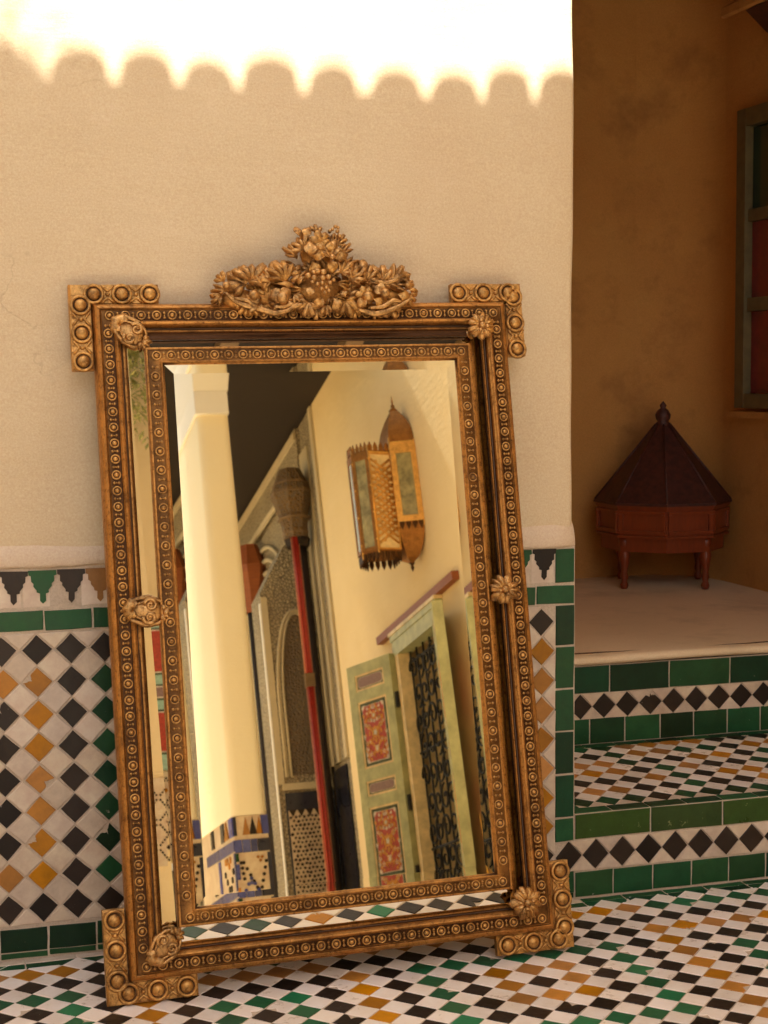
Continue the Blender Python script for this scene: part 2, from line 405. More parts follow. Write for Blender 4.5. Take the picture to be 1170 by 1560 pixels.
# ================================================================== MIRROR WALL with tiled dado
WALLTOP=4.2
wall=empty('courtyard_wall',(-1.3,0.02,0),'tan plastered wall with a tiled lower part, the gilt mirror leaning on it','wall')
def wpart(b,name,mats,**k):
    o=b.build(name,mats,wall,**k); o.matrix_parent_inverse=Matrix.Translation((1.3,-.02,0)); return o
def W_(o): o.matrix_parent_inverse=Matrix.Translation((1.3,-.02,0)); return o
b=MB()
# plaster slab with a rounded, slightly wavering corner towards the steps; a fine grid so that it is not dead flat
nx=60; nz=70; x0=-4.6
def wob(x,z): return .0035*math.sin(3.1*x+1.3*z)+.0025*math.sin(7.3*z-2.1*x)+.0015*math.sin(17*x+11*z)
prof=[(x0,0.)]+[(x0+(0-.012-x0)*k/nx,0.) for k in range(1,nx+1)]+[(-.006,.0025),(-.0015,.007),(0,.016),(0,.25),(0,.57)]
vs=[];fs=[]
zs=[.745+(WALLTOP-.745)*k/nz for k in range(nz+1)]
for z in zs:
    for (px,py) in prof:
        cw=.0010*math.sin(5*z)+.0007*math.sin(23*z+1)
        vs.append((px+(cw if px>-.02 else 0),py+wob(px,z)*(1 if py<.02 else .3)+.004,z))
n=len(prof)
for a in range(nz):
    for c in range(n-1): fs.append((a*n+c,a*n+c+1,(a+1)*n+c+1,(a+1)*n+c))
b.add(vs,fs,0,True)
b.box(x0,-.001,.30,.57,.0,WALLTOP)
wpart(b,'plaster_face',[M['plaster']])
b=MB(); b.box(x0,0.0,.0014,.30,-.05,.747); wpart(b,'dado_backing',[M['grout']])
# sloping plaster ledge above the dado, rounded nose
b=MB(); pr=[(.030,.7995),(.012,.795),(.003,.786),(-.003,.772),(-.0055,.760),(-.005,.7505),(-.003,.7460),(.03,.7455)]
vs=[];fs=[];nn=90;K=len(pr)
for k in range(nn+1):
    xx=x0+(0.004-x0)*k/nn
    for q,(yy,zz) in enumerate(pr):
        e=.0025*math.sin(5*xx)+.0018*math.sin(19*xx+q)+.001*math.sin(43*xx+2*q)
        xo=xx
        if k==nn: xo=xx-.004; 
        vs.append((xo,yy+e*.6+(.006 if k==nn and yy<.02 else 0),zz+e))
for k in range(nn):
    for q in range(K-1): fs.append((k*K+q,k*K+q+1,(k+1)*K+q+1,(k+1)*K+q))
fs.append(tuple(nn*K+q for q in range(K)))
b.add(vs,fs,0,True)
wpart(b,'ledge',[M['ledge']])
# --- dado tiles (face plane y = 0)
DX,DZ=.0636/2,.0617/2
FY=.0062
def wall_tile(me,name,x,z,rz=None): W_(place_wall(me,name,wall,x+random.uniform(-.0005,.0005),FY+random.uniform(-.0004,.0004),z+random.uniform(-.0005,.0005),rz=rz))
wst=MB()
def seen(x): return -1.28<x<-.90 or x>-.235
def wall_any(key,poly,x,z,name,chip=.08,var=True):
    if seen(x):
        if var: me=pick(diam_meshes(key,poly[0][0]*(1 if key=='w' else .895),poly[1][1]*(1 if key=='w' else .935),M[key],j=.0011),chip)
        else: me=tri_meshes('%s%s%.4f_%.4f_%.4f'%(name,key,poly[0][0],poly[0][1],poly[1][1]),poly,M[key])
        wall_tile(me,name,x,z)
    else:
        q=[(p[0]*.965,p[1]*.965) for p in poly]; wst.prism(q,Matrix.Translation((x,FY,z))@WALLF,.0062,.001,SLOT.index(key) if key in SLOT else 1)
cols0={0:'koookko'}
for r in range(9):
    z=.5915-.0617*r
    for c in range(-48,17):
        x=-1.091+.0636*c
        if x<-2.2: continue
        if r in (0,8): k='k'
        else:
            cc=c%8
            k={0:'o',1:'k',2:'g',3:'k',4:'o',5:'k',6:'g',7:'k'}[cc]
            if cc==7 and r in (1,7): k='o'
            if c==16: k='o'
        wall_any(k,diamond(DX-.0011,DZ-.0011) if not seen(x) else diamond(DX,DZ),x,z,'diamond_tile',.12)
        if x+DX<-.045:
            if r<8: wall_any('w',diamond(DX,DZ),x+DX,z-DZ,'white_tile',.03)
    # top and bottom half diamonds in white
for c in range(-18,17):
    x=-1.091+.0636*c+DX
    if x>-.045: continue
    up=[(DX-.0015,-.0001),(-DX+.0015,-.0001),(0,-DZ+.001)]; up=[(-DX+.0015,0),(0,-DZ+.001),(DX-.0015,0)]
    dn=[(DX-.0015,0),(0,DZ-.001),(-DX+.0015,0)]
    wall_any('w',up,x,.5915+DZ,'half_tile',var=False)
    wall_any('w',dn,x,.5915-8*.0617-DZ,'half_tile',var=False)
# half whites at the right end next to the green edge column
for r in range(8):
    lf=[(0,DZ-.001),(-DX+.002,0),(0,-DZ+.001)]; z=.5915-.0617*r-DZ
    wall_any('w',[( -.002,DZ-.001),(-DX+.002,0),(-.002,-DZ+.001)],-.0735+DX,z,'half_tile',var=False)
# horizontal green band
def band(z0,z1,x_end,first,L,key,name):
    x=x_end; k=0
    while x>-1.9:
        l=(first if k==0 else L); 
        wall_any(key,rect(l-.0035,z1-z0-.003),x-l/2,(z0+z1)/2,name,var=False); x-=l; k+=1
band(.627,.667,.0,.086,.090,'g','band_tile')
band(.0595-.002,.0165,-.0,.088,.0905,'g','band_tile'); 
band(.0015,.0145,-.0,.088,.0905,'g','base_tile')
# vertical green edge column
zz=[.1245,.176,.268,.359,.449,.539,.625]
for a,c in zip(zz[:-1],zz[1:]):
    wall_tile(tri_meshes('edge%.3f'%(c-a),rect(.041,c-a-.004),M['g']),'edge_tile',-.0225,(a+c)/2)
wall_tile(tri_meshes('edge_top',rect(.041,.069),M['g']),'edge_tile',-.0225,.706)
# merlon frieze
def merlon(w,h):
    half=[(w*.46,h*.5),(w*.46,h*.36),(w*.38,h*.33),(w*.38,h*.16),(w*.30,h*.10),(w*.31,h*.02),(w*.20,-.10*h),(w*.20,-.17*h),(w*.10,-.20*h),(w*.10,-.42*h),(0,-.52*h)]
    return [(-p[0],p[1]) for p in half[:-1]][::1][:0]+half[::-1]+[(-p[0],p[1]) for p in half[:-1]]
def merl_mesh(k):
    key='merlon'+k
    if key not in _cache:
        L=[]
        for _ in range(3):
            mp=merlon(.056,.062); mp=[(p[0]+random.uniform(-.0005,.0005),p[1]+random.uniform(-.0005,.0005)) for p in mp]
            vs=[(p[0],p[1],.0068) for p in mp]+[(p[0],p[1],0) for p in mp]; n=len(mp)
            fs=[tuple(range(n))]+[(i,n+i,n+(i+1)%n,(i+1)%n) for i in range(n)]
            L.append(MB().add(vs,fs).mesh('merlon',M[k]))
        _cache[key]=L
    return random.choice(_cache[key])
seq='kgkokgko'
for c in range(-14,21):
    x=-1.130+.0531*c
    if x>-.055: break
    k='g' if c==19 else seq[c%8]
    W_(place_wall(merl_mesh(k),'merlon_tile',wall,x,FY,.7105,rz=random.uniform(-.03,.03)))
# white frieze ground as individual backing tiles
x=-.045
while x>-1.9:
    wall_any('w',rect(.0505,.071),x-.02675,.7075,'frieze_tile',var=False); x-=.0535
for o in [o for o in bpy.data.objects if o.name.startswith('frieze_tile')]: o.location.y+=.0022
o=wst.build('dado_tile_field',[M[c] for c in SLOT],wall); o['kind']='stuff'; W_(o)

# ================================================================== STEPS
st=empty('tiled_step',(.6,.28,0),'lowest tiled step right of the mirror, green and black zellige riser and checkered tread','step')
def wp(par,o): o.matrix_parent_inverse=Matrix.Translation(-par.location); return o
SX1=1.29
b=MB(); b.box(.001,SX1,.0018,.569,-.05,.1815); wp(st,b.build('core',[M['grout']],st))
def srow(par,y,z0,z1,joints,key,name,gap=.0035):
    for a,c in zip(joints[:-1],joints[1:]):
        me=tri_meshes('%s%s%.3f_%.3f'%(name,key,c-a,z1-z0),rect(c-a-gap,z1-z0-gap),M[key]); o=place_wall(me,name,par,(a+c)/2,y+FY,(z0+z1)/2,rz=random.uniform(-.006,.006)); wp(par,o)
def drow(par,y,zc,xs,dx,dz,x_end):
    for x in xs:
        me=pick(diam_meshes('k',dx,dz,M['k']),.1); wp(par,place_wall(me,'diamond_tile',par,x,y+FY,zc))
        for s,q in ((1,[(dx-.0018,0),(0,-dz+.0012),( -dx+.0018,0)][::-1]),(-1,[(dx-.0018,0),(0,dz-.0012),(-dx+.0018,0)])):
            q2=q if s==-1 else [(-dx+.0018,0),(0,-dz+.0012),(dx-.0018,0)]
            me=tri_meshes('halfw%d%.4f'%(s,dx),q2,M['w']); wp(par,place_wall(me,'half_tile',par,x+dx,y+FY,zc+s*dz))
srow(st,0,.0015,.058,[.001,.089,.181,.272,.361,.451,.542,.632,.722,.812,.9,.99,1.08,1.17,1.26],'g','riser_tile')
srow(st,0,.1265,.182,[.001,.175,.345,.52,.69,.86,1.03,1.2,1.28],'gg','riser_tile')
drow(st,0,.0925,[-.0125+.0612*k for k in range(21)],.0306,.0325,SX1)
# tread: border rows and checkered field
srt=[.002+.0865*k for k in range(15)]
for a,c in zip(srt[:-1],srt[1:]):
    wp(st,place_floor(tri_meshes('treadg',rect(c-a-.003,.034),M['g']),'tread_border_tile',st,(a+c)/2,.0205,.1765))
    wp(st,place_floor(tri_meshes('treadg2',rect(c-a-.003,.026),M['g']),'tread_border_tile',st,(a+c)/2,.5525,.1765))
for k in range(4):
    wp(st,place_floor(tri_meshes('treadl',rect(.026,.115),M['g']),'tread_border_tile',st,.0155,.10+.118*k,.1765))
TP=.0617; TQ=.0745
tpat={0:'gkgggkggg',1:'kkokgkkgk',2:'koookgokg',3:'kookgoko',4:'kkkkgookk',5:'ggggooooo'}
tst=MB()
trow=['gggkggggggggg','kookkgkkokgkk','kkkkogkookgko','koookgokkgkoo','kooogkkookgkk','kkkkgooggkoog','gggggooookkkk']
for j2 in range(0,13):
    for i2 in range(0,42):
        if (i2+j2)%2: continue
        x=.050+i2*TP/2; y=.078+j2*TQ/2
        if x>1.25 or y>.530: continue
        if i2%2: c='w'
        else: c=trow[j2//2][(i2//2)%13]
        if x<.85:
            c='wf' if c=='w' else c; me=pick(diam_meshes(c,TP/2,TQ/2,M[c],gap=.0013 if c=='wf' else .0018),.06); wp(st,place_floor(me,'tread_tile',st,x,y,.1757+random.uniform(-.0004,.0004)))
        else: tst.prism(diamond(TP/2-.0012,TQ/2-.0012),TR(x,y,.176),.0066,.001,SLOT.index(c))
o=tst.build('tread_tile_field',[M[c] for c in SLOT],st); o['kind']='stuff'; wp(st,o)
# raised landing
ld=empty('raised_landing',(.6,1.2,.2),'raised beige landing behind the step, with a green and black tiled riser','landing')
YL=.57
b=MB(); b.box(.001,SX1+.05,YL+.0018,2.05,0,.380); wp(ld,b.build('core',[M['grout']],ld))
b=MB()
vs=[];fs=[];nx_=30;pr=[(2.04,.4035),(1.2,.404),(.66,.4045),(.578,.405),(.566,.403),(.5605,.398),(.560,.390),(.564,.3840),(.58,.3830)]
for k in range(nx_+1):
    xx=.0+SX1*k/nx_
    for q,(yy,z_) in enumerate(pr): vs.append((xx,yy+.002*math.sin(11*xx)*(yy<.6),z_+.0015*math.sin(9*xx+yy*5)))
K=len(pr)
for k in range(nx_):
    for q in range(K-1): fs.append((k*K+q,k*K+q+1,(k+1)*K+q+1,(k+1)*K+q))
b.add(vs,[f[::-1] for f in fs],0,True); wp(ld,b.build('slab',[M['landing']],ld))
# crack line between the nosing and the slab: a thin sunk joint strip
b=MB(); b.tube([(0+.043*k,.600+.002*math.sin(4*k),.4053+.0015*math.sin(9*.043*k)) for k in range(31)],.0016,5); wp(ld,b.build('joint',[M['patina']],ld))
srow(ld,YL,.2465-.0025,.1855,[.001,.095,.192,.287,.382,.479,.572,.667,.761,.856,.95,1.045,1.14,1.235],'g','riser_tile')
for o in [o for o in bpy.data.objects if o.parent==ld and o.name.startswith('riser_tile')]: o.rotation_euler.x=PI/2
srow(ld,YL,.3100,.3795,[.001,.17,.34,.503,.673,.84,1.01,1.18,1.28],'g','riser_tile')
drow(ld,YL,.2775,[.0715+.0634*k for k in range(19)],.0317,.0322,SX1)

# ================================================================== ALCOVE room behind the step
alc=empty('alcove_room',(.65,1.3,.4),'dim brown plastered alcove behind the steps','alcove')
XA=1.29; YB=1.97
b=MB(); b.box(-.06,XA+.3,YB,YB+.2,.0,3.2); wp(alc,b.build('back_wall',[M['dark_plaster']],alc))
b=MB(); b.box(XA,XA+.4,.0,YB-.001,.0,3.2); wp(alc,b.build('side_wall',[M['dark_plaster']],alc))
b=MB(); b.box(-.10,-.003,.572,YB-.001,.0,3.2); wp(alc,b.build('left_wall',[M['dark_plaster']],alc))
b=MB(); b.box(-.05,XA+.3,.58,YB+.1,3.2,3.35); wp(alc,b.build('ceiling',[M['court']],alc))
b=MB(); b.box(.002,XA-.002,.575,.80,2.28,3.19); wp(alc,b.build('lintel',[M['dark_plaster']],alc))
sunblock=empty('sunblock_slab',(.65,-.1,2.4),'added unseen flat porch roof over the tiled steps','roof')  # unseen slab over the steps, added to keep sun out of the alcove
b=MB(); b.box(.012,1.69,-.58,.57,2.47,2.57); wp(sunblock,b.build('deck',[M['court']],sunblock))
rr_=.22; b=MB(); vs=[];nq=10
for z_ in (.38,3.199):
    for q_ in range(nq+1):
        a_=PI/2*q_/nq; vs.append((XA-rr_+rr_*math.sin(a_)-.0015,YB-rr_+rr_*math.cos(a_)-.0015,z_))
b.add(vs,[(q_,q_+1,nq+2+q_,nq+1+q_) for q_ in range(nq)],0,True); wp(alc,b.build('rounded_corner',[M['dark_plaster']],alc))
# window on the right wall of the alcove
win=empty('alcove_window',(XA,1.3,1.45),'dull green framed window with dark green and red glass on the right alcove wall','window')
def rbox(par,name,mat,*a): o=MB().box(*a).build(name,[mat],par); wp(par,o); return o
y1=1.600;y0=.95;zt=1.925;zb=.985
rbox(win,'frame',M['wgreen'],XA-.045,XA,y1-.055,y1,zb,zt)
rbox(win,'frame',M['wgreen'],XA-.045,XA,y0,y0+.055,zb,zt)
rbox(win,'frame',M['wgreen'],XA-.044,XA,y0+.056,y1-.056,zt-.055,zt)
rbox(win,'frame',M['wgreen'],XA-.044,XA,y0+.056,y1-.056,zb,zb+.045)
rbox(win,'frame',M['wgreen'],XA-.040,XA,1.27,1.32,zb+.046,zt-.056)
zr=[1.032,1.29,1.335,1.572,1.61,1.868]
for (a,c,mm) in ((1.032,1.29,'paner'),(1.335,1.572,'paner'),(1.612,1.868,'paneg')):
    for (ya,yb_) in ((1.3215,1.5435),(1.0075,1.2685)):
        rbox(win,'pane',M[mm],XA-.018,XA-.006,ya,yb_,a,c)
for (a,c) in ((1.2915,1.3335),(1.5735,1.6105)):
    for (ya,yb_) in ((1.3215,1.5435),(1.0075,1.2685)): rbox(win,'glazing_bar',M['wgreen'],XA-.034,XA,ya,yb_,a,c)
rbox(win,'sill',M['dark_plaster'],XA-.03,XA,.85,1.66,.952,.974)
hood=empty('window_hood',(XA,1.3,2.2),'brown wooden hood with a pale edge over the alcove window','hood')
b=MB()
T=Matrix.Identity(4)
def slabp(b,pts,y0,y1,mi=0):   # polygon in XZ extruded in y
    n=len(pts); vs=[(p[0],y0,p[1]) for p in pts]+[(p[0],y1,p[1]) for p in pts]
    b.add(vs,[tuple(range(n)),tuple(range(2*n-1,n-1,-1))]+[(i,n+i,n+(i+1)%n,(i+1)%n) for i in range(n)],mi)
slabp(b,[(XA,2.30),(XA-.16,2.215),(XA-.16,2.190),(XA-.15,2.184),(XA,2.262)],.7,1.50); wp(hood,b.build('roof_board',[M['dark_plaster']],hood))
b=MB(); slabp(b,[(XA,2.258),(XA-.13,2.190),(XA-.06,2.13),(XA,2.10)],.72,1.40); wp(hood,b.build('bracket',[M['leather']],hood))

# octagonal box with a pyramid lid
bx=empty('octagonal_box',(1.060,1.735,.405),'red lacquered octagonal box on turned legs with dark pyramid lid in alcove','box')
RB=.217
def octp(r,rot=PI/8): return [(r*math.cos(rot+k*PI/4),r*math.sin(rot+k*PI/4)) for k in range(8)]
def frust(b,r0,z0,r1,z1,mi=0,top=True,sm=False):
    a=octp(r0);c=octp(r1); vs=[(x,y,z0) for x,y in a]+[(x,y,z1) for x,y in c]
    fs=[(i,(i+1)%8,8+(i+1)%8,8+i) for i in range(8)]; fs.append(tuple(reversed(range(8)))); fs.append(tuple(range(8,16)))
    b.add(vs,fs,mi)
b=MB(); frust(b,RB,.168,RB,.176); frust(b,RB-.006,.1762,RB-.006,.262); frust(b,RB,.2622,RB,.272)
b.build('body',[M['boxwood']],bx)
a=octp(RB-.003)
for k in range(8):
    p=Vector((a[k][0],a[k][1],0)); q=Vector((a[(k+1)%8][0],a[(k+1)%8][1],0)); mid=(p+q)/2; ang=math.atan2(mid.y,mid.x)
    w=(q-p).length
    T=Matrix.Translation((mid.x,mid.y,.219))@Matrix.Rotation(ang,4,'Z')@Matrix.Rotation(PI/2,4,'Y')@Matrix.Rotation(PI/2,4,'Z')
    f=MB(); 
    for (u0,u1,v0,v1) in ((-w/2+.004,w/2-.004,.026,.036),(-w/2+.004,w/2-.004,-.036,-.026),(-w/2+.004,-w/2+.018,-.0255,.0255),(w/2-.018,w/2-.004,-.0255,.0255)):
        f.box(u0,u1,v0,v1,-.004,.005,0,T)
    f.build('side_panel',[M['boxwood']],bx)
    # turned leg
    lx,ly=(RB-.035)*math.cos(PI/8+k*PI/4),(RB-.035)*math.sin(PI/8+k*PI/4)
    if k%2==0:
        g=MB(); g.lathe([(.0,0),(.010,0),(.014,.012),(.009,.026),(.013,.040),(.010,.055),(.016,.085),(.020,.115),(.013,.132),(.019,.142),(.020,.168)],TR(lx,ly,0),10); g.build('leg',[M['boxwood']],bx)
    # apron
    ap=MB(); T2=Matrix.Translation((mid.x*.93,mid.y*.93,0))@Matrix.Rotation(ang,4,'Z')
    ap.box(-.006,.0,-w/2+.006,w/2-.006,.122,.1675,0,T2); ap.build('apron',[M['boxwood']],bx)
lid=MB(); frust(lid,RB+.008,.2722,RB+.008,.280); frust(lid,RB+.004,.2802,.024,.525)
for k in range(8):
    a0=octp(RB+.004)[k]; a1=octp(.024)[k]; lid.tube([(a0[0],a0[1],.281),(a1[0],a1[1],.526)],.004,6)
lo=lid.build('lid',[M['leather']],bx)
g=MB(); g.lathe([(.024,.52),(.026,.528),(.018,.536),(.024,.546),(.0255,.558),(.018,.572),(.008,.580),(.012,.588),(.004,.598),(.0005,.602)],I4,12); g.build('finial',[M['leather']],lo)

# ================================================================== THE MIRROR
la=.193; rl=.010
X0=Vector((1,0,0)); V0=Vector((0,math.sin(la),math.cos(la))); nn_=X0.cross(V0)   # towards viewer and up
X2=X0*math.cos(rl)+V0*math.sin(rl); V2=-X0*math.sin(rl)+V0*math.cos(rl)
O_=Vector((-.5637,-.2672,0))
MM=Matrix(((X2.x,-nn_.x,V2.x,O_.x),(X2.y,-nn_.y,V2.y,O_.y),(X2.z,-nn_.z,V2.z,O_.z),(0,0,0,1)))
mir=empty('gilt_mirror',label='large carved antique gold mirror leaning against the tan wall on the tiled floor',cat='mirror',M4=MM)
# local: x = right, -y = out of the mirror, z = up the mirror.   cen = frame centre
CZ=.6485; WO,HO=.8037,1.2156
def F3(u,v,h): return Vector((u,-h,CZ+v))
def frame_sweep(b,prof,w,h,mi=0,seg=(26,38),wav=.0006,mis=None,smooth=False):
    # profile of (inset t, height h) swept round a mitred rectangle
    cs=[(-1,-1),(1,-1),(1,1),(-1,1)]
    for e in range(4):
        a=cs[e];c=cs[(e+1)%4]; ns=seg[0] if e%2==0 else seg[1]
        vs=[];fs=[];K=len(prof)
        for k in range(ns+1):
            t=k/ns
            for q,(ti,hh) in enumerate(prof):
                pa=(a[0]*(w/2-ti),a[1]*(h/2-ti)); pc=(c[0]*(w/2-ti),c[1]*(h/2-ti))
                u=pa[0]+(pc[0]-pa[0])*t; v=pa[1]+(pc[1]-pa[1])*t
                e_=math.sin(t*23+e*2)*wav*(0 if k in(0,ns) else 1)
                vs.append(F3(u,v,hh+e_))
        for k in range(ns):
            for q in range(K-1): 
                fs.append((k*K+q,(k+1)*K+q,(k+1)*K+q+1,k*K+q+1))
        b0=len(b.v); b.v+=[tuple(x) for x in vs]
        for idx,f in enumerate(fs):
            b.f.append(tuple(i+b0 for i in f)); b.mi.append((mis[idx%(K-1)] if mis else mi)); b.sm.append(smooth)
def arc(t0,h0,t1,h1,bul,n=5):
    out=[]
    for k in range(n+1):
        s=k/n; t=t0+(t1-t0)*s; hh=h0+(h1-h0)*s; L=math.hypot(t1-t0,h1-h0); nx,nh=-(h1-h0)/L,(t1-t0)/L
        q=math.sin(PI*s)*bul; out.append((t+nx*q*-1*0+0, hh+q) if False else (t-(h1-h0)/L*q, hh+(t1-t0)/L*q))
    return out
outer=[(-.0,-.004),(0,.020)]+arc(.001,.022,.010,.036,.003,4)+[(.0115,.0345),(.0125,.0335),(.0135,.0345)]+[(.0145,.0335),(.0345,.0365),(.0355,.039)]+arc(.036,.0395,.044,.040,.0035,4)+[(.0455,.037),(.0462,.033),(.0472,.0265),(.0490,.0255),(.051,.026)]+arc(.0512,.0262,.0570,.029,-.0008,4)+[(.0580,.0305)]
nO=len(outer)-1
mis=[0]*nO
for k in range(nO):
    if .0465<outer[k][0]<.0485: mis[k]=1
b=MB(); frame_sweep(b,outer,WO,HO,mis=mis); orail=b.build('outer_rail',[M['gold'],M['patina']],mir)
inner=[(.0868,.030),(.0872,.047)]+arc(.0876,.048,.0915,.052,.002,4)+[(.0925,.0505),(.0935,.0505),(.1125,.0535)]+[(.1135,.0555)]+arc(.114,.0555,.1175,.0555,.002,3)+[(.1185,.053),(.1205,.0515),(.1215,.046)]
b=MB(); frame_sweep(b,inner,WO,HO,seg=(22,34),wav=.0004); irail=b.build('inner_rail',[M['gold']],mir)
# four sloping margin mirrors between the rails; the old strips sit a little unevenly
def quad_strip(ts,name,twist=0,lift=0):
    pass
t0,t1=.0572,.0880
def strip(e):
    cs=[(-1,-1),(1,-1),(1,1),(-1,1)]; a=cs[e];c=cs[(e+1)%4]
    hA,hB=.0262,.0352
    def pt(c_,t,hh): return F3(c_[0]*(WO/2-t),c_[1]*(HO/2-t),hh)
    hh={0:(.0275,.0275,.0350,.0350),1:(.0190,.0190,.0395,.0395),2:(.0275,.0275,.0350,.0350),3:(.0262,.0262,.0352,.0352)}[e]
    if e==3: # left strip: foot sits deeper than its head
        hh=(.032,.008,.0148,.0388)
    vs=[pt(a,t0,hh[0]),pt(c,t0,hh[1]),pt(c,t1,hh[2]),pt(a,t1,hh[3])]
    return MB().add(vs,[(0,1,2,3)]).build('margin_mirror',[M['mirror2']],mir)
for e in range(4): strip(e)
b=MB(); vs=[];pf=[(.0581,.0285),(.0581,.036),(.0600,.0375),(.0625,.0362),(.0690,.0395),(.0712,.0390),(.0718,.0330)]
for uu in (-1,1):
    for (ti,hh_) in pf: vs.append(F3(uu*(WO/2-.0875),HO/2-ti,hh_))
k_=len(pf); b.add(vs,[(i_,k_+i_,k_+i_+1,i_+1) for i_ in range(k_-1)]+[tuple(range(k_)),tuple(range(2*k_-1,k_-1,-1))]); b.build('slip_moulding',[M['gold']],mir)
# centre glass, with its bevel
GW,GH=.5656,.9785; gz=.1517+GH/2+.0; 
GZ0=CZ-.0002-.007
def G3(u,v,h): return Vector((u,-h,CZ+v))
gh=.0492; bw=.0185; tilt=.00050
q=MB(); ow=[(-GW/2-.004,-GH/2-.004),(GW/2+.004,-GH/2-.004),(GW/2+.004,GH/2+.004),(-GW/2-.004,GH/2+.004)]
iw=[(-GW/2+bw,-GH/2+bw),(GW/2-bw,-GH/2+bw),(GW/2-bw,GH/2-bw),(-GW/2+bw,GH/2-bw)]
for e,tl in enumerate((.00045,.00036,.00058,.00068)):
    a,c=e,(e+1)%4
    q.add([G3(*ow[a],gh+tl),G3(*ow[c],gh+tl),G3(*iw[c],gh),G3(*iw[a],gh)],[(0,1,2,3)])
q.add([G3(*p,gh) for p in iw],[(0,1,2,3)])
q.build('bevelled_glass',[M['mirror']],mir)
b=MB(); b.box(-WO/2+.006,WO/2-.006,-.0035,.010,CZ-HO/2+.006,CZ+HO/2-.006); b.build('backboard',[M['wood_back']],mir)
# beads
def bead_mesh(name,R_,rd,seg=16,hs=1.0,sx=1.0):
    q=MB(); s=R_
    q.lathe([(s*.98,0),(s,s*.14),(s*.96,s*.28*hs),(s*.88,s*.36*hs),(s*.76,s*.36*hs),(s*.68,s*.24*hs),(rd*1.12,s*.03),(rd,s*.06),(rd*.97,s*.22*hs),(rd*.80,s*.40*hs),(rd*.45,s*.52*hs),(0.0001,s*.56*hs)],Matrix.Rotation(PI/2,4,'X'),seg,mis=[1,0,0,0,0,1,1,0,0,0,0],sx=sx)
    return q.mesh(name,[M['goldb'],M['patina']])
bO=bead_mesh('bead_outer',.0090,.0046); bI=bead_mesh('bead_inner',.0090,.0046)
def spacers(b,u,v,h,vert,s):
    for d in (-1,1):
        du,dv=((d*s*.55,0) if vert else (0,d*s*.55))
        b.ball(F3(u+du,v+dv,h),s*.34,sq=(1,.8,1),seg=6,rings=4)
    b.ball(F3(u,v,h),s*.22,seg=6,rings=4)
sp=MB(); spi=MB()
def run(e,t,h,step,me,par,spb,s):
    if e in (0,2): # bottom / top
        L=WO/2-t-.004; n=round(2*L/step); v=(HO/2-t)*(1 if e==2 else -1)
        for k in range(n+1):
            u=-L+2*L*k/n
            if k in (0,) or k==n: 
                pass
            place(me,'bead',par,F3(u,v,h)+Vector((0,random.uniform(-.0004,.0004),0)),(0,random.uniform(0,6),0))
            if k<n: spacers(spb,u+L/n,v,h+.001,False,s)
    else:
        L=HO/2-t-.004; n=round(2*L/step); u=(WO/2-t)*(1 if e==1 else -1)
        for k in range(1,n):
            v=-L+2*L*k/n
            place(me,'bead',par,F3(u,v,h),(0,random.uniform(0,6),0))
            spacers(spb,u,v+L/n,h+.001,True,s)
for e,stp in ((0,.0292),(1,.0292),(2,.0292),(3,.0292)): run(e,.0245,.0350,stp,bO,orail,sp,.0078)
for e,stp in ((0,.0262),(1,.0345),(2,.0262),(3,.0345)): run(e,.1035,.0518,stp,bI,irail,spi,.0078)
sp.build('bead_spacers',[M['goldb']],orail)['kind']='stuff'; spi.build('bead_spacers',[M['goldb']],irail)['kind']='stuff'
# corner L blocks with large beads
bL=bead_mesh('large_bead',.0198,.0118,24,.95)
def lblock(sx,sz,Lh,Lv,hs_,vs0):
    o=MB(); u1=.8865/2; v1=1.2936/2
    a=.0395
    # horizontal and vertical arms, bevelled bars with a raised fillet
    def bar(u0,u1_,v0,v1_):
        u0,u1_=sorted((u0,u1_)); v0,v1_=sorted((v0,v1_)); 
        T=Matrix.Translation((0,0,CZ))@WALLF
        o.prism([(u1_,v0),(u1_,v1_),(u0,v1_),(u0,v0)],T,.0165,.003)
        o.prism([(u1_-.003,v0+.003),(u1_-.003,v1_-.003),(u0+.003,v1_-.003),(u0+.003,v0+.003)],Matrix.Translation((0,-.0165,CZ))@WALLF,.003,.001)
    bar(sx*(u1-Lh),sx*u1,sz*(v1-a),sz*v1)
    bar(sx*(u1-a),sx*u1,sz*(v1-a-.001),sz*(v1-Lv))
    blk=o.build('corner_block',[M['goldb']],mir)
    sc=MB()
    pts=[]
    for k in range(3): pts.append((sx*(u1-hs_-.0515*k),sz*(v1-a/2)))
    for k in range(3): pts.append((sx*(u1-a/2),sz*(v1-vs0-.0525*k)))
    for (pu,pv) in pts: place(bL,'large_bead',blk,F3(pu,pv,.0188))
    # crossing scrolls between beads
    us=sorted([p for p in pts if abs(abs(p[1])-(v1-a/2))<1e-4]); vs_=sorted([p for p in pts if abs(abs(p[0])-(u1-a/2))<1e-4],key=lambda p:p[1])
    for L,hor in ((us,True),(vs_,False)):
        for p,q in zip(L[:-1],L[1:]):
            mu,mv=(p[0]+q[0])/2,(p[1]+q[1])/2
            for d in (-1,1):
                if hor: P_=[F3(mu+s*.012,mv+d*(.006+.010*abs(s)),.021) for s in (-1,-.5,0,.5,1)]
                else: P_=[F3(mu+d*(.006+.010*abs(s)),mv+s*.012,.021) for s in (-1,-.5,0,.5,1)]
                q_=MB(); q_.tube(P_,.0026,6); q_.build('scroll_link',[M['goldb']],blk)
            q_=MB(); q_.ball(F3(mu,mv,.021),.0046,seg=8,rings=5); q_.build('small_bead',[M['goldb']],blk)
lblock(-1,1,.165,.160,.045,.040); lblock(1,1,.146,.146,.030,.028); lblock(-1,-1,.162,.166,.038,.043); lblock(1,-1,.156,.164,.034,.040)
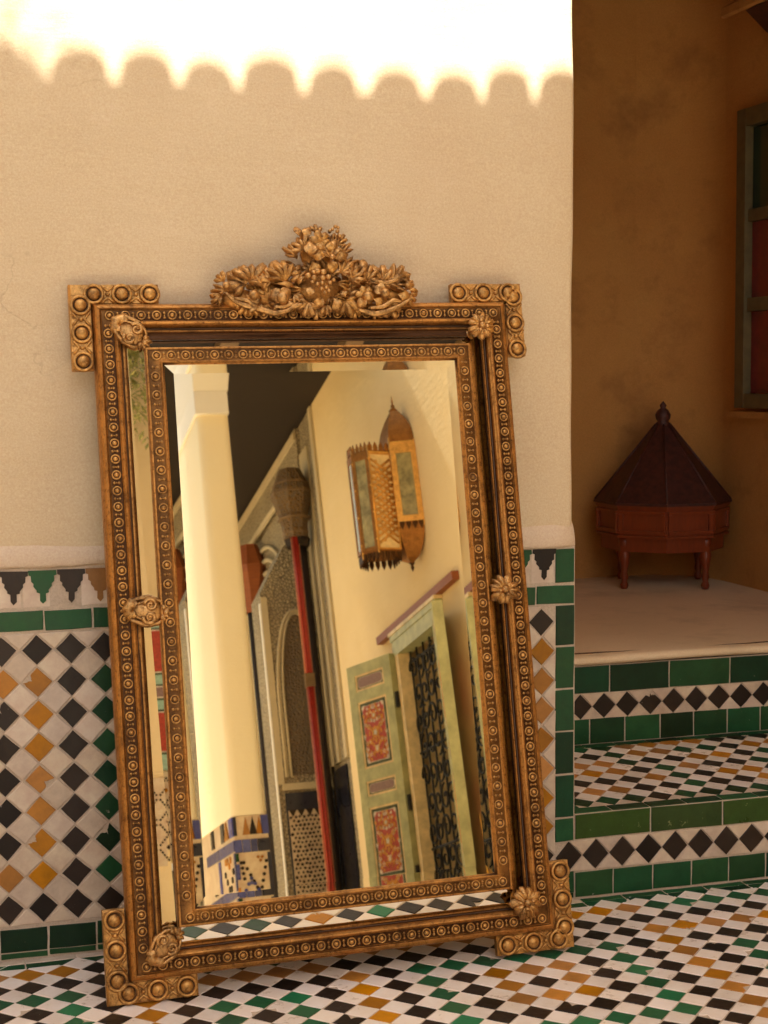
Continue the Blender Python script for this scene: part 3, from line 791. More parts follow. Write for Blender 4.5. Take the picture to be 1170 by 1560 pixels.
# ---- carved leaves
def fan_leaf(lobes,R_,spread,curl,cup,seed,nr=7,na=37,th=.0022,deep=.34):
    rnd=random.Random(seed); amp=[rnd.uniform(.8,1.15) for _ in range(lobes+1)]
    vs=[];
    def P(i,a,off):
        s=i/nr; x=(a/(na-1)-.5)*2; th_=x*spread/2
        ph=(x+1)/2*lobes; lob=abs(math.sin(PI*ph)); R2=R_*((1-deep)+deep*lob**.7)*amp[min(lobes,int(ph))]*(1-.22*abs(x)**2)
        R2*=1+.035*math.sin(ph*PI*5)
        r=R2*s; u=r*math.sin(th_); v=r*math.cos(th_)
        ridge=.12*R_*math.sin(PI*s*.85)*(lob-.4)
        h=ridge+cup*.7*R_*s*s*x*x+R_*curl*.6*(math.sin(s*PI*.9)*.9-.55*s*s*s)+.035*R_*s*math.cos(ph*PI*10)*(lobes>1)
        return Vector((u,-(h+off),v))
    n=(nr+1)*na
    for off in (th,0):
        for i in range(nr+1):
            for a in range(na): vs.append(P(i,a,off))
    fs=[]
    for i in range(nr):
        for a in range(na-1):
            q=(i*na+a,i*na+a+1,(i+1)*na+a+1,(i+1)*na+a); fs.append(q); fs.append(tuple(n+k for k in reversed(q)))
    for a in range(na-1):
        i=nr; fs.append((i*na+a,i*na+a+1,n+i*na+a+1,n+i*na+a))
    for i in range(nr):
        fs.append((i*na,(i+1)*na,n+(i+1)*na,n+i*na)); fs.append(((i+1)*na+na-1,i*na+na-1,n+i*na+na-1,n+(i+1)*na+na-1))
    return MB().add(vs,fs,0,True)
LM={}
def leafm(kind):
    if kind not in LM:
        p={'vine':(5,1,3.6,.30,.10,1),'vine2':(5,1,3.0,.42,-.05,2),'acanthus':(5,1,2.3,.5,.2,3),'spike':(3,1,1.1,.45,.25,4),'petal':(1,1,1.5,.45,.55,5),'daisy':(6,1,6.1,.22,.0,6),'small':(3,1,2.0,.5,.2,7)}[kind]
        LM[kind]=[fan_leaf(p[0],1.0,p[2],p[3],p[4],p[5]+10*k,th=.07,deep=.36 if kind in('spike','acanthus') else .30).mesh('carved_'+kind,[M['goldp'] if k else M['goldb']]) for k in range(3)]
    return random.choice(LM[kind])
crest=empty('crest'); crest.parent=mir
def leaf_at(par,kind,u,v,h,ang,size,tx=0,ty=0,name='carved_leaf'):
    # ang: clockwise from up, the way the leaf points, in the mirror plane
    T=Matrix.Translation((u,-h,v))@Matrix.Rotation(R(ang),4,'Y')@Matrix.Rotation(R(tx),4,'X')@Matrix.Rotation(R(ty),4,'Z')@Matrix.Scale(size,4)
    return place(leafm(kind),name,par,M4=T)
def cz(x,y): # crest layout measured in the frame's own plane
    return ((x/3.44+300-452)/785., 1.2555-(y/3.44+340-464)/785.)
HC=.050
def CL(kind,x,y,ang,sz,h=0,tx=0,ty=0): u,v=cz(x,y); k_=1.12 if kind in('vine','vine2','acanthus','spike') else 1.1; leaf_at(crest,kind,u,v,HC+h-.012,ang+random.uniform(-8,8),sz*k_/3.44/785.,tx+random.uniform(-14,14),ty+random.uniform(-12,12))
base=MB(); 
for (x,y,rx,ry) in ((170,410,120,70),(340,380,130,100),(590,350,170,130),(590,180,110,110),(820,380,130,80),(980,390,95,65)):
    u,v=cz(x,y); base.ball((u,-.034,v),1.0,sq=(rx*.8/3.44/785,.012,ry*.75/3.44/785),seg=16,rings=8)
base.build('crest_body',[M['gold']],crest)['kind']='stuff'
# left wing
CL('spike',120,375,-75,85,.004,-10); CL('small',95,330,-45,60,.006); CL('small',80,400,-120,55,.004); CL('vine',205,345,-55,105,.010,-5); CL('vine2',225,330,5,100,.012,0,15)
CL('acanthus',290,370,-15,105,.008,0,10); CL('vine',340,345,10,110,.014); CL('acanthus',400,340,-30,110,.018,-8); CL('vine2',420,300,25,80,.012); CL('petal',190,410,100,75,.022,-15); CL('petal',240,395,200,65,.026)
CL('petal',350,420,70,75,.024); CL('petal',400,400,-110,75,.026); CL('vine',370,430,180,75,.018); CL('small',440,400,150,60,.018); CL('spike',450,330,60,80,.014)
# centre tower
CL('spike',480,210,-60,85,.006); CL('spike',470,240,-95,70,.004); CL('vine2',520,170,-25,90,.016); CL('petal',500,130,-20,70,.014,0,20); CL('petal',515,110,25,60,.018)
CL('daisy',595,135,0,58,.030,10); CL('petal',540,215,-10,80,.026); CL('petal',545,235,170,70,.022); CL('vine',640,215,20,80,.026); CL('petal',610,215,-80,60,.034); CL('petal',660,215,85,62,.034); CL('petal',635,235,180,62,.032); CL('petal',635,190,0,45,.032)
CL('spike',690,190,50,85,.012); CL('acanthus',675,150,35,70,.014); CL('spike',710,240,80,90,.008); CL('small',580,85,0,50,.012); CL('small',700,120,40,45,.01); CL('spike',735,250,65,60,.006)
# middle
CL('spike',470,270,-80,75,.016); CL('small',490,300,-120,60,.02); CL('vine2',690,290,60,85,.018); CL('acanthus',740,320,75,85,.014); CL('spike',660,350,100,85,.02); CL('spike',500,375,-100,80,.018)
CL('vine',515,445,-160,70,.022); CL('petal',580,420,-150,65,.028); CL('petal',640,425,150,65,.028); CL('vine',705,440,165,75,.022); CL('small',600,460,180,50,.02); CL('petal',515,420,20,45,.028); CL('petal',705,425,-15,45,.028)
# right wing
CL('acanthus',760,350,15,105,.012); CL('vine',800,330,20,100,.012); CL('acanthus',830,340,50,80,.014); CL('daisy',815,415,0,52,.026); CL('petal',800,430,-150,60,.030); CL('petal',850,430,120,60,.028)
CL('vine',900,360,-5,100,.010,0,-10); CL('vine2',925,345,35,115,.010); CL('petal',925,400,-60,65,.022); CL('acanthus',960,350,70,105,.012); CL('petal',990,400,110,70,.016); CL('small',1040,370,60,75,.008); CL('small',1050,400,130,65,.006); CL('spike',1010,345,80,70,.006); CL('vine2',940,430,200,60,.014)
for (x,y,a) in ((150,400,200),(210,450,170),(270,430,200),(300,440,150),(260,380,30),(320,400,-20),(440,420,190),(470,400,-60),(480,350,-120),(560,270,-30),(620,270,40),(580,250,180),(640,300,100),(690,390,110),(730,400,60),(660,400,150),(560,460,190),(760,450,200),(870,460,170),(900,450,150),(960,450,160),(890,400,-20),(480,430,220),(430,370,20),(540,170,0),(630,160,20),(590,200,180),(745,360,30),(860,380,10),(560,400,-120),(630,400,120)):
    CL(random.choice(('vine','vine2','acanthus','small')),x,y,a,62,-.002,random.uniform(-20,20))
# fruits and berries, each carved ball
bm=MB(); bm.ball((0,0,0),1.0,seg=12,rings=8); berry=bm.mesh('berry',[M['goldp']])
def CB(x,y,r,h): u,v=cz(x,y); o=place(berry,'berry',crest,(u,-(HC+h),v)); s=r/3.44/785; o.scale=(s,s,s)
for x,y,r in ((510,318,17),(540,330,18),(560,295,17),(590,300,18),(585,330,17),(615,325,16),(555,360,13),(580,355,13),(620,355,13),(575,385,12),(600,378,12),(590,405,11),(612,395,11),(540,300,13),(530,350,12),(640,340,12)): CB(x,y,r,.026)
for x,y,r in ((630,95,11),(650,75,11),(665,100,11),(680,50,10),(690,75,11),(700,100,11),(675,125,11),(655,125,10),(695,55,9),(545,120,12),(640,105,10),(665,65,9)): CB(x,y,r,.012)
CB(575,180,17,.040); CB(635,228,15,.036); CB(225,415,26,.022); CB(375,425,36,.016); CB(820,425,30,.022); CB(915,405,27,.018); CB(1050,350,22,.006); CB(100,352,20,.004)
# ribbons along the foot
rb=MB()
def ribbon(pts,r=11,h=.028):
    P_=[]
    for (x,y) in pts: u,v=cz(x,y); P_.append(Vector((u,-(HC+h-.012),v)))
    Q=[]
    for k in range(len(P_)-1):
        for s in range(4): Q.append(P_[k].lerp(P_[k+1],s/4))
    Q.append(P_[-1]); n=len(Q); rb=MB(); rb.tube(Q,[r/3.44/785*(.45+.75*math.sin(PI*(i+.5)/n)) for i in range(n)],8,flat=.55); rb.build('ribbon',[M['goldp']],crest)
ribbon([(85,395),(130,440),(180,462),(250,480),(330,505),(400,490),(460,450)],13); ribbon([(130,425),(200,440),(240,475),(200,495)],11,.03); ribbon([(330,470),(380,470),(430,455)],10)
ribbon([(740,440),(780,490),(850,512),(920,500),(990,470),(1060,430)],13); ribbon([(820,480),(900,475),(960,440),(1000,450)],11,.03); ribbon([(850,330),(930,350),(1010,325),(1050,335)],9,.028); ribbon([(640,300),(680,290),(690,250)],6,.03)
ribbon([(480,455),(440,470),(400,440)],9)
# ---- cartouches at corners and mid sides
def spiral(b,cu,cv,h,r,turns,a0,rad,sgn=1):
    P_=[];rr=[]
    n=int(16*turns)
    for k in range(n+1):
        s=k/n; a=a0+sgn*s*turns*2*PI; q=r*(1-.82*s); P_.append(Vector((cu+q*math.cos(a),-(h+.006*s),cv+q*math.sin(a)))); rr.append(rad*(1-.45*s))
    b.tube(P_,rr,7)
def cartouche(u,v,ang,s,h=.040):
    T=Matrix.Translation((u,-h,CZ+v))@Matrix.Rotation(R(ang),4,'Y')@Matrix.Scale(s,4)
    e=empty('cartouche'); e.parent=mir; e.matrix_local=T
    b=MB(); b.ball((0,.002,0),1,sq=(.60,.20,.42),seg=16,rings=8); 
    for k in (-1,1):
        spiral(b,.10,.20*k,.20,.22,1.4,PI if k>0 else PI,.075,-k)
        b.tube([(-.75,-.10,.05*k),(-.45,-.16,.33*k),(0,-.14,.46*k),(.40,-.12,.36*k),(.62,-.10,.12*k)],[.05,.075,.08,.06,.04],7)
        b.tube([(-.6,-.14,.04*k),(-.35,-.2,.20*k),(0,-.18,.34*k),(.35,-.16,.26*k)],[.03,.04,.045,.03],6)
    b.build('scrollwork',[M['goldp']],e)
    for q in range(5):
        a=-90+(q-2)*34; place(leafm('petal'),'shell_flute',e,M4=Matrix.Translation((-.42,-.14,0))@Matrix.Rotation(R(a),4,'Y')@Matrix.Scale(.36,4))
    for x,z,r in ((.62,.0,.11),(.52,.17,.085),(.52,-.17,.085)): 
        o=place(berry,'berry',e,(x,-.16,z)); o.scale=(r,r,r)
    place(leafm('small'),'carved_leaf',e,M4=Matrix.Translation((.5,-.1,.0))@Matrix.Rotation(R(55),4,'Y')@Matrix.Scale(.34,4))
    place(leafm('small'),'carved_leaf',e,M4=Matrix.Translation((.5,-.1,.0))@Matrix.Rotation(R(125),4,'Y')@Matrix.Scale(.34,4))
def leafboss(u,v,ang,s,h=.044):
    T=Matrix.Translation((u,-h,CZ+v))@Matrix.Rotation(R(ang),4,'Y')@Matrix.Scale(s,4)
    e=empty('leaf_boss'); e.parent=mir; e.matrix_local=T
    b=MB(); b.ball((0,.02,0),1,sq=(.42,.25,.42),seg=14,rings=8); b.build('boss_body',[M['goldp']],e)
    for k,(a,z,kd) in enumerate(((0,.95,'acanthus'),(70,.8,'vine'),(140,.85,'vine'),(-140,.85,'acanthus'),(-70,.8,'vine'),(180,.8,'vine2'))):
        place(leafm(kd),'carved_leaf',e,M4=Matrix.Translation((0,-.10-.02*k,0))@Matrix.Rotation(R(a),4,'Y')@Matrix.Scale(z*.82,4))
    for x,z,r in ((0,.0,.17),(.22,.12,.1),(-.2,.15,.1),(.05,-.25,.1)):
        o=place(berry,'berry',e,(x,-.42,z)); o.scale=(r,r*.8,r)
cu=WO/2-.0635; cvv=HO/2-.058
cartouche(-cu,cvv,40,.052)
leafboss(cu+.002,cvv+.004,40,.040)
cartouche(-cu-.002,-cvv,-45,.050,.044)
leafboss(cu,-cvv+.002,130,.044)
cartouche(-cu,.040,8,.056,.042)
leafboss(cu+.006,.040,95,.042)

# ================================================================== WHAT THE MIRROR SEES (the court behind the camera)
# --- east wall with lantern and door
XE=1.70
ew=empty('east_wall',(XE,-5,0),'cream plastered court wall with lantern and green door, seen in the mirror','wall')
def ebox(par,name,mat,*a,**k): o=MB().box(*a).build(name,[mat] if not isinstance(mat,list) else mat,par,**k); wp(par,o); return o
DY0,DY1,DH=-7.135,-6.225,2.06
b=MB(); b.box(XE,XE+.35,DY1,-.001,0,5.2); b.box(XE,XE+.35,-8.70,DY0,0,5.2); b.box(XE,XE+.35,DY0,DY1,DH,5.2)
wp(ew,b.build('plaster_face',[M['court']],ew))
ebox(ew,'return_wall',M['court'],SX1+.001,XE+.3,-.0005,.3,0,5.2)
# --- door: frame, cap, two leaves, grille
dr=empty('painted_door',(XE,-6.68,0),'pale green double door with red floral panels standing open, seen in the mirror','door')
fw=.07
ebox(dr,'door_frame',M['cream'],XE-.045,XE+.05,DY0-.001,DY0+fw,0,DH-.001)
ebox(dr,'door_frame',M['mint'],XE-.045,XE+.05,DY1-fw,DY1+.001,0,DH-.001)
ebox(dr,'door_frame',M['mint'],XE-.046,XE+.05,DY0-.03,DY1+.03,DH-.06,DH+.035)
ebox(dr,'lintel_moulding',M['mint'],XE-.052,XE-.002,DY0-.05,DY1+.05,DH+.036,DH+.075)
ebox(dr,'lintel_moulding',M['cream'],XE-.058,XE-.002,DY0-.06,DY1+.06,DH+.076,DH+.098)
ebox(dr,'cap',M['brown'],XE-.045,XE,DY0-.38,DY1+.40,DH+.100,DH+.150)
ebox(dr,'reveal',M['cream'],XE+.051,XE+.34,DY0+.001,DY0+.04,0,DH)
def leaf(hx,hy,ang,side,wd=.455,zt=2.025,zb_=.02):
    # local: x along leaf from hinge, z up, y thickness; painted face looks to local -y*side
    T=Matrix.Translation((hx,hy,0))@Matrix.Rotation(ang,4,'Z')
    e=empty('door_leaf',M4=T); e.parent=dr; e.matrix_parent_inverse=Matrix.Translation(-dr.location)
    def lb(name,mat,*a): return MB().box(*a).build(name,[mat],e)
    th=.018
    lb('board',M['mint'],.0,wd,-th,th,zb_,zt)
    # stiles and rails, proud of the board
    for f in (-1,1):
        ya,yb_=sorted((f*th,f*(th+.012)))
        for x0_,x1_ in ((.0,.075),(wd-.075,wd)): lb('stile',M['mint'],x0_,x1_,ya,yb_,zb_,zt)
        lay=[('s',1.845,1.955),('b',1.335,1.775),('s',1.155,1.255),('b',.625,1.085),('s',.44,.55),('b',.10,.37)]
        zs_=[zt]+[z for t,a_,c_ in lay for z in (c_,a_)]+[zb_]
        for k in range(0,len(zs_),2): lb('rail',M['mint'],.0755,wd-.0755,ya,yb_,zs_[k+1] if k+1<len(zs_) else zb_,zs_[k])
        for t,a_,c_ in lay:
            xa,xb=.0765,wd-.0765
            # cream bead round the field
            for (p0,p1,q0,q1) in ((xa,xb,c_-.014,c_),(xa,xb,a_,a_+.014),(xa,xa+.014,a_+.0145,c_-.0145),(xb-.014,xb,a_+.0145,c_-.0145)):
                y2_=sorted((f*th,f*(th+.009))); lb('panel_bead',M['cream'],p0,p1,y2_[0],y2_[1],q0,q1)
            y3=sorted((f*th,f*(th+.003))); lb('panel_field',M['dgreen'],xa+.0145,xb-.0145,y3[0],y3[1],a_+.0145,c_-.0145)
            F_=Matrix.Translation(((xa+xb)/2,f*(th+.003),(a_+c_)/2))@(Matrix.Rotation(PI/2,4,'X') if f<0 else Matrix.Rotation(-PI/2,4,'X'))
            w_,h_=xb-xa-.04,c_-a_-.04
            if t=='s':
                pts=[]; r_=h_*.42
                for (sx_,sy_,a0) in ((1,1,0),(-1,1,90),(-1,-1,180),(1,-1,270)):
                    for q in range(5): a2=R(a0+q*22.5); pts.append((sx_*(w_/2-r_)+r_*math.cos(a2),sy_*(h_/2-r_)+r_*math.sin(a2)))
                g=MB(); g.prism(pts,F_,.004,.001); pe=g.build('cartouche_panel',[M['white']],e)
                g=MB(); g.prism([(p[0]*.96,p[1]*.90) for p in pts],F_@Matrix.Translation((0,0,.004)),.0015); g.build('cartouche_panel',[M['mauve']],e)
            else:
                w2,h2=w_*.86,h_*.93
                g=MB(); g.prism(rect(w2,h2),F_,.004); g.build('floral_panel',[M['white']],e)
                g=MB(); Tz=F_@Matrix.Translation((0,0,.004)); g.prism(rect(w2-.008,h2-.008),Tz,.0012)
                g.build('floral_panel',[M['redpanel']],e)
                g=MB(); Tq=F_@Matrix.Translation((0,0,.0054))
                def petal(x,y,a,L,wd_,mi,z=0):
                    P_=[(0,0),(wd_*.5,L*.35),(wd_*.35,L*.8),(0,L),(-wd_*.35,L*.8),(-wd_*.5,L*.35)]
                    g.prism(P_,Tq@Matrix.Translation((x,y,z))@Matrix.Rotation(a,4,'Z'),.0009,0,mi)
                for (cx_,cy_,n_,L_,mi) in ((0,.30*h2,8,.036,0),(0,.0,10,.050,0),(0,-.30*h2,8,.034,0),(.28*w2,.12*h2,6,.022,1),(-.28*w2,.12*h2,6,.022,1),(.28*w2,-.14*h2,6,.022,0),(-.28*w2,-.14*h2,6,.022,0),(.3*w2,.36*h2,5,.020,0),(-.3*w2,.36*h2,5,.020,0),(.3*w2,-.36*h2,5,.020,1),(-.3*w2,-.36*h2,5,.020,1)):
                    for q in range(n_): petal(cx_,cy_,2*PI*q/n_,L_*h2/.4,L_*.42,mi)
                    for q in range(5): petal(cx_,cy_,2*PI*q/5+.3,L_*.45,L_*.25,1-mi,.001)
                rq=random.Random(5)
                for _ in range(46):
                    x_,y_=rq.uniform(.04,.47)*w2,rq.uniform(-.46,.46)*h2; a_=rq.uniform(0,6.28); L_=rq.uniform(.018,.036); mi_=rq.choice((0,0,0,1))
                    for q_ in (-.5,0,.5):
                        petal(x_,y_,a_+q_,L_,.009,mi_); petal(-x_,y_,-(a_+q_),L_,.009,mi_)
                for sx_ in (-1,1):
                    for sy_ in (-1,1):
                        for a_i in range(4): petal(sx_*w2*.5,sy_*h2*.5,math.atan2(-(-sx_),-sy_)+ (a_i-1.5)*.45 if False else (PI/2*(1 if sx_>0 else -1) if sy_==0 else (math.atan2(sx_,-sy_)+(a_i-1.5)*.5)),.032,.010,1)
                for sx_ in (-1,1):
                    pts=[]
                    for q in range(13):
                        s=q/12; x_=sx_*w2*(.08+.30*math.sin(s*PI*2)**2); y_=(s-.5)*h2*.86; pts.append(Tq@Vector((x_,y_,.001)))
                    g.tube(pts,.0022,5,0)
                g.build('floral_ornament',[M['ochre'],M['white']],e)
    return e
def dirang(ax,ay,bx_,by): return math.atan2(by-ay,bx_-ax)
l1=leaf(1.648,-7.165,dirang(1.70,-7.165,1.515,-7.60),1)
l2=leaf(1.66,-6.205,dirang(1.66,-6.205,1.535,-5.80),-1)
for z in (.35,.62,1.06,1.72):
    ebox(dr,'hinge',M['iron'],1.632,1.652,-7.165-.012,-7.165+.035,z-.05,z+.05)
gr=MB()
gx=XE+.03
ys=[DY0+fw+.03+k*(DY1-DY0-2*fw-.06)/5 for k in range(6)]
for y in ys: gr.tube([(gx,y,.02),(gx,y,DH-.06)],.007,6)
for z in (.1,.75,1.35,1.93): gr.tube([(gx,DY0+fw,z),(gx,DY1-fw,z)],.009,6)
def scroll(y,z,r,sg,a0):
    P_=[(gx-.006,y+(r*(1-.8*s/18))*math.cos(a0+sg*s*.42),z+(r*(1-.8*s/18))*math.sin(a0+sg*s*.42)) for s in range(19)]
    gr.tube(P_,.0078,5)
for k in range(5):
    yc=(ys[k]+ys[k+1])/2
    for q in range(11): scroll(yc+(.02 if q%2 else -.02),.16+q*.172,.085,1 if (q+k)%2 else -1,PI/2*((q*3+k)%4))
wp(dr,gr.build('iron_grille',[M['iron']],dr))
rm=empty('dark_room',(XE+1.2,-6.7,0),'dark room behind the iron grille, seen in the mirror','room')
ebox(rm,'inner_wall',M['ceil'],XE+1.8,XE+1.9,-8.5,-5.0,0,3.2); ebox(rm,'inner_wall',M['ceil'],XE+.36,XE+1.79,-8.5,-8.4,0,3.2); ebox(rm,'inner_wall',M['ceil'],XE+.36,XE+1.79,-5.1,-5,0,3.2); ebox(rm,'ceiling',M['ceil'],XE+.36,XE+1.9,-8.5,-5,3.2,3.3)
# --- brass wall lantern
ln=empty('brass_lantern',(XE,-6.45,2.9),'pierced brass star lantern with glass panels on the cream wall, seen in the mirror','lantern')
LY=-6.47
def lcen(o): return wp(ln,o)
def vpoly(b,pts,z0,z1,mi=0):
    n=len(pts); vs=[(p[0],p[1],z0) for p in pts]+[(p[0],p[1],z1) for p in pts]
    b.add(vs,[tuple(reversed(range(n))),tuple(range(n,2*n))]+[(i,(i+1)%n,n+(i+1)%n,n+i) for i in range(n)],mi)
tall=[(XE-.001,LY+.17),(1.555,LY+.12),(1.53,LY),(1.555,LY-.12),(XE-.001,LY-.17)][::-1]
tall=[(XE-.001,LY-.15),(XE-.001,LY+.15),(1.545,LY+.115),(1.545,LY-.115)]
b=MB(); vpoly(b,tall,2.66,3.20); lcen(b.build('tall_body',[M['brassd']],ln))
def taper(b,pts,z0,c,z1,bulge,n=7,mi=0):
    rings=[]
    for k in range(n+1):
        s=k/n; f=math.cos(s*PI/2)**bulge; rings.append([(c[0]+(p[0]-c[0])*f,c[1]+(p[1]-c[1])*f,z0+(z1-z0)*s) for p in pts])
    m_=len(pts); vs=[v for r in rings for v in r]; fs=[]
    for k in range(n):
        for i in range(m_): j=(i+1)%m_; q=(k*m_+i,k*m_+j,(k+1)*m_+j,(k+1)*m_+i); fs.append(q if z1>z0 else q[::-1])
    b.add(vs,fs,mi)
cc=(1.635,LY)
b=MB(); taper(b,tall,3.2005,cc,3.46,.8); b.lathe([(.0,3.44),(.03,3.44),(.012,3.46),(.014,3.475),(.006,3.485),(.007,3.5),(.001,3.545)],TR(cc[0],cc[1],0),8); lcen(b.build('dome',[M['brassd']],ln))
b=MB(); taper(b,tall,2.6595,cc,2.43,.55); b.lathe([(.0,2.44),(.02,2.44),(.008,2.425),(.012,2.41),(.002,2.385)],TR(cc[0],cc[1],0),8); lcen(b.build('pendant_bowl',[M['brassd']],ln))
# glazed panel on the tall body (face looking along +y, slightly turned outwards)
def panel_on(p,q,z0,z1,name,mat,ins,out,frame=None,fm='brass'):
    q,p=Vector((p[0],p[1],0)),Vector((q[0],q[1],0)); d=(q-p); L=d.length; d.normalize(); n_=Vector((d.y,-d.x,0))
    T=Matrix(((d.x,0,n_.x,p.x),(d.y,0,n_.y,p.y),(0,1,0,0),(0,0,0,1)))
    f=MB(); w=ins
    for (a0,a1,b0,b1) in ((0,L,z0,z0+w*1.2),(0,L,z1-w*2.4,z1),(0,w,z0+w*1.2,z1-w*2.4),(L-w,L,z0+w*1.2,z1-w*2.4)): f.box(a0,a1,b0,b1,.0008,out,0,T)
    lcen(f.build('panel_frame',[M[fm]],ln))
    f=MB(); f.box(w,L-w,z0+w*1.2,z1-w*2.4,.0005,.004,0,T); lcen(f.build(name,[mat],ln)); return T,L
panel_on((1.545,LY+.115),(XE-.001,LY+.15),2.67,3.19,'glass_pane',M['frost'],.032,.010)
boxp=[(1.5445,LY-.10),(1.5445,LY+.10),(1.395,LY+.13),(1.315,LY+.05),(1.315,LY-.05),(1.395,LY-.13)]
b=MB(); vpoly(b,boxp,2.49,3.14); lcen(b.build('star_body',[M['brassd']],ln))
T,L=panel_on((1.395,LY+.13),(1.5445,LY+.10),2.50,3.13,'sparkle_backing',M['cream'],.008,.010)  # pale backing colours in the sparkles that show between the fretwork
lt=MB()
for k in range(-3,16):
    for s in (1,-1):
        z0=2.54+k*.04; a=(.010,z0 if s>0 else z0+.10); c=(L-.010,z0+.10 if s>0 else z0)
        if min(a[1],c[1])<2.52 or max(a[1],c[1])>3.10: continue
        lt.tube([T@Vector((a[0],a[1],.007)),T@Vector((c[0],c[1],.007))],.0075,4)
for k in range(13):
    lt.ball(T@Vector((L*(.3 if k%2 else .7),2.56+k*.042,.006)),.012,seg=6,rings=4)
lcen(lt.build('fretwork',[M['brass']],ln))
panel_on((1.315,LY+.05),(1.395,LY+.13),2.50,3.13,'glass_pane',M['frost'],.020,.008,fm='brassd')
panel_on((1.315,LY-.05),(1.315,LY+.05),2.50,3.13,'glass_pane',M['frost'],.018,.008,fm='brassd')
b=MB()
for (x_,y_,z0,z1) in ((1.315,LY+.05,2.46,3.16),(1.395,LY+.13,2.48,3.17),(1.545,LY+.115,2.64,3.22),(XE-.004,LY+.15,2.64,3.2)):
    b.tube([(x_,y_,z0),(x_,y_,z1)],.007,6)
    for k in range(4): b.ball((x_,y_,z0+(z1-z0)*(k+.5)/4),.012,seg=6,rings=4)
lcen(b.build('corner_rods',[M['brass']],ln))
b=MB()
def cren(p,q,z,sg,n,h):
    p=Vector((p[0],p[1],0));q=Vector((q[0],q[1],0)); 
    for k in range(n):
        a=p.lerp(q,(k+.12)/n); c=p.lerp(q,(k+.88)/n); mid=(a+c)/2; off=Vector((0,0,0))
        d=(c-a).normalized(); nn2=Vector((d.y,-d.x,0))*.004
        vs=[a+Vector((0,0,z)),c+Vector((0,0,z)),c+Vector((0,0,z+sg*h*.45)),mid+Vector((0,0,z+sg*h)),a+Vector((0,0,z+sg*h*.45))]
        n_=5; V=[v+nn2 for v in vs]+[v-nn2 for v in vs]
        b.add(V,[(0,1,2,3,4),(9,8,7,6,5)]+[(i,5+i,5+(i+1)%5,(i+1)%5) for i in range(5)])
for i in range(6):
    p,q=boxp[i],boxp[(i+1)%6]; cren(p,q,3.1405,1,4,.055); cren(p,q,2.4895,-1,4,.06)
cren((1.545,LY+.117),(XE-.001,LY+.152),2.68,-1,4,.06)
lcen(b.build('crenellation',[M['brassd']],ln))
# --- gallery: stucco wall beyond y=-8.7, cedar ceiling, pillar, pier, columns
sw=empty('stucco_wall',(XE,-11,0),'carved grey stucco gallery wall under the dark ceiling, seen in the mirror','wall')
ebox(sw,'wall_face',M['stucco'],XE+.004,XE+.35,-16,-8.699,0,4.351)
for k,(ya,yb_,za,zb_,mm) in enumerate(((-9.18,-8.70,1.58,4.30,'stuccop'),)):
    ebox(sw,'border_pilaster',M['stuccop'],XE-.02,XE+.003,-8.78,-8.703,1.60,4.34)
    ebox(sw,'border_pilaster',M['stucco'],XE-.006,XE+.003,-8.93,-8.783,1.60,4.34)
    ebox(sw,'border_pilaster',M['stuccop'],XE-.02,XE+.003,-9.19,-8.935,1.60,4.10)
ebox(sw,'frieze',M['stucco'],XE-.03,XE+.003,-15.9,-9.195,3.98,4.34); ebox(sw,'frieze_moulding',M['stuccop'],XE-.05,XE-.031,-15.9,-9.2,4.24,4.30); ebox(sw,'frieze_moulding',M['stuccop'],XE-.05,XE-.031,-15.9,-9.2,3.94,3.99)
# nested blind-arch mouldings
b=MB()
for k in range(4):
    r=.95-.13*k
    P_=[(XE-.01,-10.95+r*math.cos(a),3.0+(r*.85)*math.sin(a)) for a in [PI*q/24 for q in range(25)]]
    P_=[(XE-.01,-10.95+r,1.6)]+P_+[(XE-.01,-10.95-r,1.6)]
    b.tube(P_,.022,6)
wp(sw,b.build('arch_moulding',[M['stuccop']],sw))
ebox(sw,'dado_panel',M['navy'],XE-.012,XE+.003,-9.18,-8.80,.0,1.56)
ebox(sw,'dado_panel',M['k'],XE-.006,XE+.002,-8.30,-7.75,.0,.50) if False else None
pr_=empty('arched_pier',(1.48,-9.35,0),'grey stucco pier with pointed blind arch and black tiled foot, seen in the mirror','pier')
PX0,PY=1.255,-9.20
b=MB(); slabp(b,[(PX0,0),(XE-.021,0),(XE-.021,3.55),(PX0+.22,3.35),(PX0,2.98)],PY-.35,PY); wp(pr_,b.build('core',[M['stucco']],pr_))
ebox(pr_,'edge_band',M['stuccop'],PX0+.001,PX0+.05,PY+.0005,PY+.012,1.5,2.95)
ebox(pr_,'corner_bead',M['whitewash'],PX0-.012,PX0-.0005,PY-.02,PY+.012,0,2.9)
b=MB()
# recessed-look arch: built as raised rings over a brown carved field
def parch(w,zs0,zt_,n=12):
    pts=[]
    for q in range(n+1):
        s=q/n; pts.append((-w*math.cos(s*PI/2)**.9 if s<1 else 0, zs0+(zt_-zs0)*math.sin(s*PI/2)**1.15))
    return pts+[(-x,z) for x,z in pts[-2::-1]]
acx=1.515
ap=parch(.135,2.15,2.80); poly=[(acx+x,z) for x,z in ap]+[(acx+.135,1.56),(acx-.135,1.56)]
g=MB(); n=len(poly); vs=[(p[0],PY+.004,p[1]) for p in poly]; g.add(vs,[tuple(range(n))]); wp(pr_,g.build('carved_field',[M['darkstucco']],pr_))
for wd_,rr in ((.150,.010),(.175,.007),(.19,.012)):
    P_=[(acx-wd_,PY+.010,1.55)]+[(acx+x*wd_/.135,PY+.010,2.15+(z-2.15)*(1+(wd_-.135))) for x,z in ap]+[(acx+wd_,PY+.010,1.55)]
    P_=[p for p in P_ if p[0]<XE-.03]
    b.tube(P_,rr,6)
wp(pr_,b.build('arch_moulding',[M['stuccop']],pr_))
